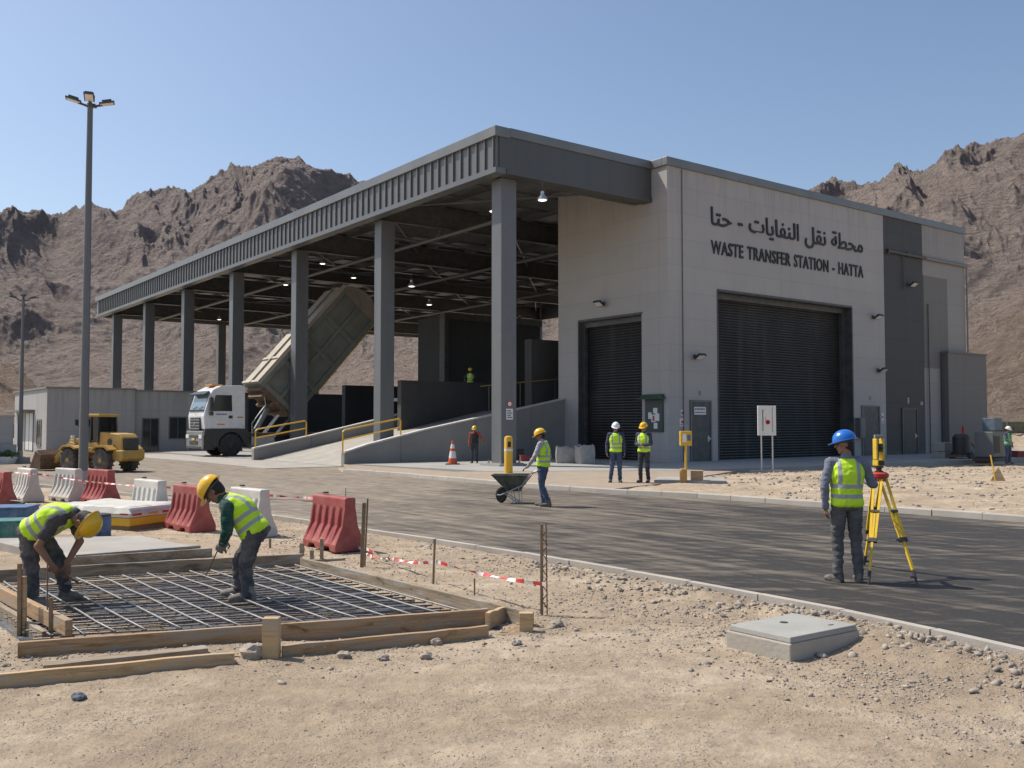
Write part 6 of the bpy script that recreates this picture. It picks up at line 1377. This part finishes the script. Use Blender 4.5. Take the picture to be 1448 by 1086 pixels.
    for s in (1, -1):
        m_.cap(chest.lerp(neck, .62) + side * s * .06, .075, sh[s], .068, 12)
        if sleeves == 'long': m_.cap(sh[s], .066, el_[s], .053, 12); m_.cap(el_[s], .053, wr[s] - (wr[s] - el_[s]).normalized() * .01, .037, 12)
        else: m_.cap(sh[s], .068, sh[s].lerp(el_[s], .62), .060, 12)
    remeshed(m_, 'shirt', shirt, root, vox, .010, 10, aniso=(1, 1, 1.6))
    # trousers
    m_ = MB(); loft(m_, [pel - (chest - pel).normalized() * .05, pel + (chest - pel) * .22], [(.165 * B_, .125 * B_), (.152 * B_, .112 * B_)], side_p)
    for s in (1, -1):
        m_.cap(hip[s] + Vector((0, 0, .03)), .098 * B_, hip[s].lerp(kn[s], .5), .084 * B_, 14); m_.cap(hip[s].lerp(kn[s], .5), .084 * B_, kn[s], .066, 14); m_.cap(kn[s], .066, an[s] + (kn[s] - an[s]) * .12, .056, 14); m_.cap(an[s] + (kn[s] - an[s]) * .12, .057, an[s] + (kn[s] - an[s]).normalized() * .02, .058, 14)
    remeshed(m_, 'trousers', trousers, root, vox, .013, 9, aniso=(1, 1, 2.0))
    # vest
    if vest is not None:
        m_ = MB(); hem = pel + (pel - chest) * .02; top = chest.lerp(neck, .82)
        loft(m_, [hem, wst, chest, chest.lerp(neck, .5), top], [(.192 * B_, .150 * B_), (.180 * B_, .138 * B_), (.200 * B_, .148 * B_), (.188, .126), (.13, .092)], side)
        remeshed(m_, 'hi_vis_vest', vest, root, vox, .011, 7, sm=2, spine=[hem, wst, chest, top], side=side)
    # boots
    for s in (1, -1):
        a = an[s]; t_ = toe[s]; dr = Vector((t_.x - a.x, t_.y - a.y, 0)); dr.normalize(); hl = a - dr * .035; m_ = MB(); sd_ = Vector((-dr.y, dr.x, 0))
        Mb = Matrix((sd_, dr, Vector((0, 0, 1)))).transposed(); zf = t_.z
        m_.cap(a + Vector((0, 0, .07)), .052, Vector((hl.x, hl.y, zf + .05)), .045, 12); mid = Vector((a.x, a.y, zf)) + dr * .06; m_.ell(mid + Vector((0, 0, .045)), (.047, .10, .045), Mb, 12, 8); m_.ell(Vector((t_.x, t_.y, zf + .035)) - dr * .05, (.048, .062, .036), Mb, 12, 8); m_.ell(Vector((hl.x, hl.y, zf + .03)), (.042, .045, .034), Mb, 12, 8)
        m_.box(Vector((a.x, a.y, zf + .012)) + dr * .055, (.078, .25, .024), rot=Mb)
        remeshed(m_, 'boot', boots, root, vox, .002, 30, sm=1)
    # hard hat
    if helmet is not None:
        m_ = MB(); nu, nv = 32, 12; o_ = 0; vs = []; tilt = Matrix.Rotation(R(-6), 3, 'X')
        def HPT(x, y, z): return hp(*(tilt @ Vector((x, y, z)) + Vector((0, -.008, .045))))
        for i in range(nv + 1):
            ph = (math.pi / 2) * i / nv
            for k in range(nu):
                a = 2 * math.pi * k / nu; r_ = math.cos(ph) if i < nv else .02; x, y, z = math.cos(a) * r_ * .117, math.sin(a) * r_ * .140, math.sin(ph) ** .92 * .125
                rid = .007 * math.exp(-(x / .016) ** 2) * (1 if z > .03 else 0) + .003 * math.exp(-((abs(x) - .05) / .012) ** 2) * (z > .04); vs.append(HPT(x, y, z + rid))
        fs = [(i * nu + k, i * nu + (k + 1) % nu, (i + 1) * nu + (k + 1) % nu, (i + 1) * nu + k) for i in range(nv) for k in range(nu)] + [tuple(range(nv * nu, nv * nu + nu))]
        m_.add(vs, fs); vs = []
        for i, (g_, dz) in enumerate(((.96, .004), (1.0, 0), (1.0, -.008), (.9, -.004))):
            for k in range(nu):
                a = 2 * math.pi * k / nu; pk = max(0, math.sin(a)) ** 2; ex_ = .016 + .042 * pk if i in (1, 2) else 0; x, y = math.cos(a) * (.117 * min(g_, 1) + ex_ * .8), math.sin(a) * (.140 * min(g_, 1) + ex_); vs.append(HPT(x, y, dz - (.010 * pk if i in (1, 2) else 0)))
        fs = [(i * nu + k, i * nu + (k + 1) % nu, ((i + 1) % 4) * nu + (k + 1) % nu, ((i + 1) % 4) * nu + k) for i in range(4) for k in range(nu)]; m_.add(vs, fs)
        hh = m_.build('hard_hat', helmet, root, smooth='auto')
        m_ = MB(); m_.lathe([(.092, -.02), (.098, 0), (.092, .01)], 20, hp(0, -.012, .035), Mh, sy=1.15); m_.build('headband', BLKP, hh)
    return root
def stand(**k):
    J = dict(pelvis=(0, 0, .93), chest=(0, -.01, 1.27), neck=(0, .0, 1.48), head=(0, .03, 1.63), hf=(0, 1, 0), shR=(.185, 0, 1.42), shL=(-.185, 0, 1.42), elR=(.24, -.02, 1.13), elL=(-.24, -.02, 1.13), wrR=(.255, .06, .88), wrL=(-.255, .06, .88), hdR=(.255, .09, .78), hdL=(-.255, .09, .78),
             knR=(.11, .03, .50), knL=(-.11, .03, .50), anR=(.12, -.02, .10), anL=(-.12, -.02, .10), toeR=(.15, .19, 0), toeL=(-.15, .19, 0))
    J.update(k); return J
# ---- far-left worker: bent forward, facing right.  local +y = forward, +x = person's right (towards the camera when he faces +X)
bx_ = G(74, 853, .1)
def fx(px, py, lat, base=bx_, sgn=1, z0=.1):           # pixel in the plane of the figure -> local (right, forward, up)
    p = AT(px, py, base.y); return (lat, sgn * (p.x - base.x), p.z - z0)
def mk(base, sgn, z0, **k): return {n: (fx(v_[0], v_[1], v_[2], base, sgn, z0) if n not in ('hf', 'pnR', 'pnL', 'hipdir') else v_) for n, v_ in k.items()}
J = mk(bx_, 1, .1, pelvis=(47, 752, 0), chest=(76, 733, 0), neck=(104, 728, 0), head=(121, 738, .02), hf=(0, .35, -1), shR=(90, 733, .17), shL=(93, 729, -.18), elR=(70, 768, .22), elL=(103, 768, -.15), wrR=(81, 795, .13), wrL=(92, 797, -.04), hdR=(86, 808, .08), hdL=(95, 809, -.02),
       knR=(54, 800, .13), knL=(74, 796, -.14), anR=(57, 842, .14), anL=(82, 838, -.16), toeR=(80, 853, .17), toeL=(106, 853, -.19), pnR=(-1, 0, 0), pnL=(1, 0, 0), hipdir=(1, 0, 0))
J['toeR'] = (J['toeR'][0], J['toeR'][1], 0); J['toeL'] = (J['toeL'][0], J['toeL'][1], 0)
person(bx_, R(-90), J, 'worker in yellow helmet and dark short sleeved shirt bending over rebar at far left', SHD, TRD, VST, BOOT, HY, sleeves='short', vox=.011)
# his pliers
m_ = MB(); p = AT(86, 806, bx_.y - .1); q1_, q2_ = AT(94, 814, bx_.y - .05), AT(112, 826, bx_.y - .02); m_.tube([p, q1_, q2_], .006, 6); m_.tube([p + Vector((.02, 0, .01)), q1_, q2_ + Vector((-.01, .01, .015))], .006, 6); tag(m_.build('tying_pliers', RUST), 'thin tying pliers in the hands of far left worker', 'pliers')
# ---- second worker, facing left
by_ = G(339, 847, .1)
J = mk(by_, -1, .1, pelvis=(362, 752, 0), chest=(339, 722, 0), neck=(316, 705, 0), head=(302, 695, .0), hf=(0, 1, -.75), shR=(325, 714, .18), shL=(329, 715, -.18), elR=(309, 743, .24), elL=(331, 748, -.22), wrR=(313, 765, .14), wrL=(319, 767, -.12), hdR=(308, 782, .07), hdL=(308, 783, -.05),
       knR=(333, 796, .12), knL=(352, 797, -.13), anR=(333, 836, .13), anL=(357, 838, -.14), toeR=(306, 847, .15), toeL=(330, 850, -.16), pnR=(-1, 0, 0), pnL=(1, 0, 0), hipdir=(1, 0, 0))
for k in ('toeR', 'toeL'): J[k] = (J[k][0], J[k][1], 0)
person(by_, R(90), J, 'worker in yellow helmet, green sleeves and gloves bending over the rebar with a rod', SHT, TRD, VST, BOOT, HY, gloves=GLOVE, vox=.011)
m_ = MB(); p, q_ = AT(307, 780, by_.y + .0), AT(291, 814, by_.y + .05); m_.tube([p + (p - q_) * .15, q_], .007, 6); tag(m_.build('tie_rod', RUST), 'thin rod held down by the green sleeved worker', 'rod')
# ---- surveyor seen from behind, head turned left
ps = G(1199, 823, 0)
J = stand(hf=(-1, .15, -.12), head=(-.015, .015, 1.64), elL=(-.27, -.04, 1.15), wrL=(-.25, .0, .88), hdL=(-.245, .04, .78), elR=(.32, .02, 1.16), shR=(.19, 0, 1.42), wrR=(.30, .25, 1.19), hdR=(.32, .34, 1.23), anR=(.125, -.02, .1), anL=(-.115, 0, .1), toeL=(-.22, .16, 0), knL=(-.105, .03, .5), pnR=(-1, 0, 0))
person(ps, R(-3), J, 'surveyor in blue helmet and lime vest seen from behind beside yellow tripod', SHG, TRG, VST, BOOTD, HBL, vox=.011, scale=.985)
# ---- wheelbarrow worker (facing left and away)
pw_ = G(768, 716, 0)
J = stand(neck=(0, .03, 1.47), head=(0, .07, 1.61), hf=(-.5, 1, -.3), elL=(-.25, .12, 1.12), wrL=(-.26, .28, .90), hdL=(-.26, .37, .86), elR=(.25, -.06, 1.13), wrR=(.25, -.02, .88), hdR=(.25, .04, .79), knL=(-.1, .0, .5), anL=(-.1, -.16, .11), toeL=(-.11, .05, 0), knR=(.1, .07, .5), anR=(.11, .03, .1), toeR=(.13, .25, 0), pnL=(0, 0, -1))
person(pw_, R(68), J, 'worker in yellow helmet and blue jeans walking behind the green wheelbarrow', SHW, JEAN, VST, BOOTD, HY, vox=.013, scale=.99)
# ---- the pair on the pavement
p1_ = G(871, 682, .12)
person(p1_, R(176), stand(anR=(.16, -.02, .1), toeR=(.2, .17, 0), anL=(-.12, -.02, .1), elR=(.26, -.03, 1.13), wrR=(.27, .03, .88), hdR=(.26, .06, .79)), 'man in white helmet, navy sleeves and jeans standing by the left shutter', SHN, JEAN, VST, BOOTD, HW, vox=.014, group=None)
p2_ = G(911, 682, .12)
person(p2_, R(152), stand(hf=(.1, 1, -.3), elR=(.23, .02, 1.14), wrR=(.06, .22, 1.13), hdR=(-.04, .25, 1.14), elL=(-.23, .03, 1.14), wrL=(-.08, .24, 1.10), hdL=(.02, .27, 1.11), pnR=(0, 0, 1), pnL=(0, 0, 1)), 'man in yellow helmet with forearms raised together standing before the notice board', SHN, TNAV, VST, BOOTD, HY, vox=.014)
# ---- dim figures
p3_ = G(671, 655, .12)
person(p3_, R(172), stand(elL=(-.34, .0, 1.2), wrL=(-.5, .06, 1.02), hdL=(-.58, .08, .98)), 'man in red sleeved jacket and yellow cap in shade by the ramp wall', SHR, TNAV, VNONE, BOOTD, HY, vox=.018, scale=.93)
u_, z_ = plane_v(665, 541, 15.3)
p4_ = UV(u_, 15.3, 3.35)
person(p4_, R(170), stand(elR=(.33, .1, 1.2), elL=(-.33, .1, 1.2), wrR=(.25, .3, 1.05), wrL=(-.25, .3, 1.05), hdR=(.22, .4, 1.03), hdL=(-.22, .4, 1.03)), 'worker with yellow helmet showing above the dark platform wall', SHD, TRD, VST, BOOTD, HY, vox=.02, scale=1.0)
m_ = MB(); m_.bb(.3, 8, .42, 2.4, 3.15, 3.33); pf_ = m_.build('platform', CONP, None, loc=UV(-4.9, 14.6), rz=AU); tag(pf_, kind='structure')
p5_ = G(1426, 656, 0)
person(p5_, R(-150), stand(elR=(.3, .1, 1.15), wrR=(.28, .3, 1.05), hdR=(.27, .4, 1.02)), 'worker in white helmet and blue trousers at the distant generator', SHN, JEAN, VDK, BOOTD, HW, vox=.018, scale=.98)
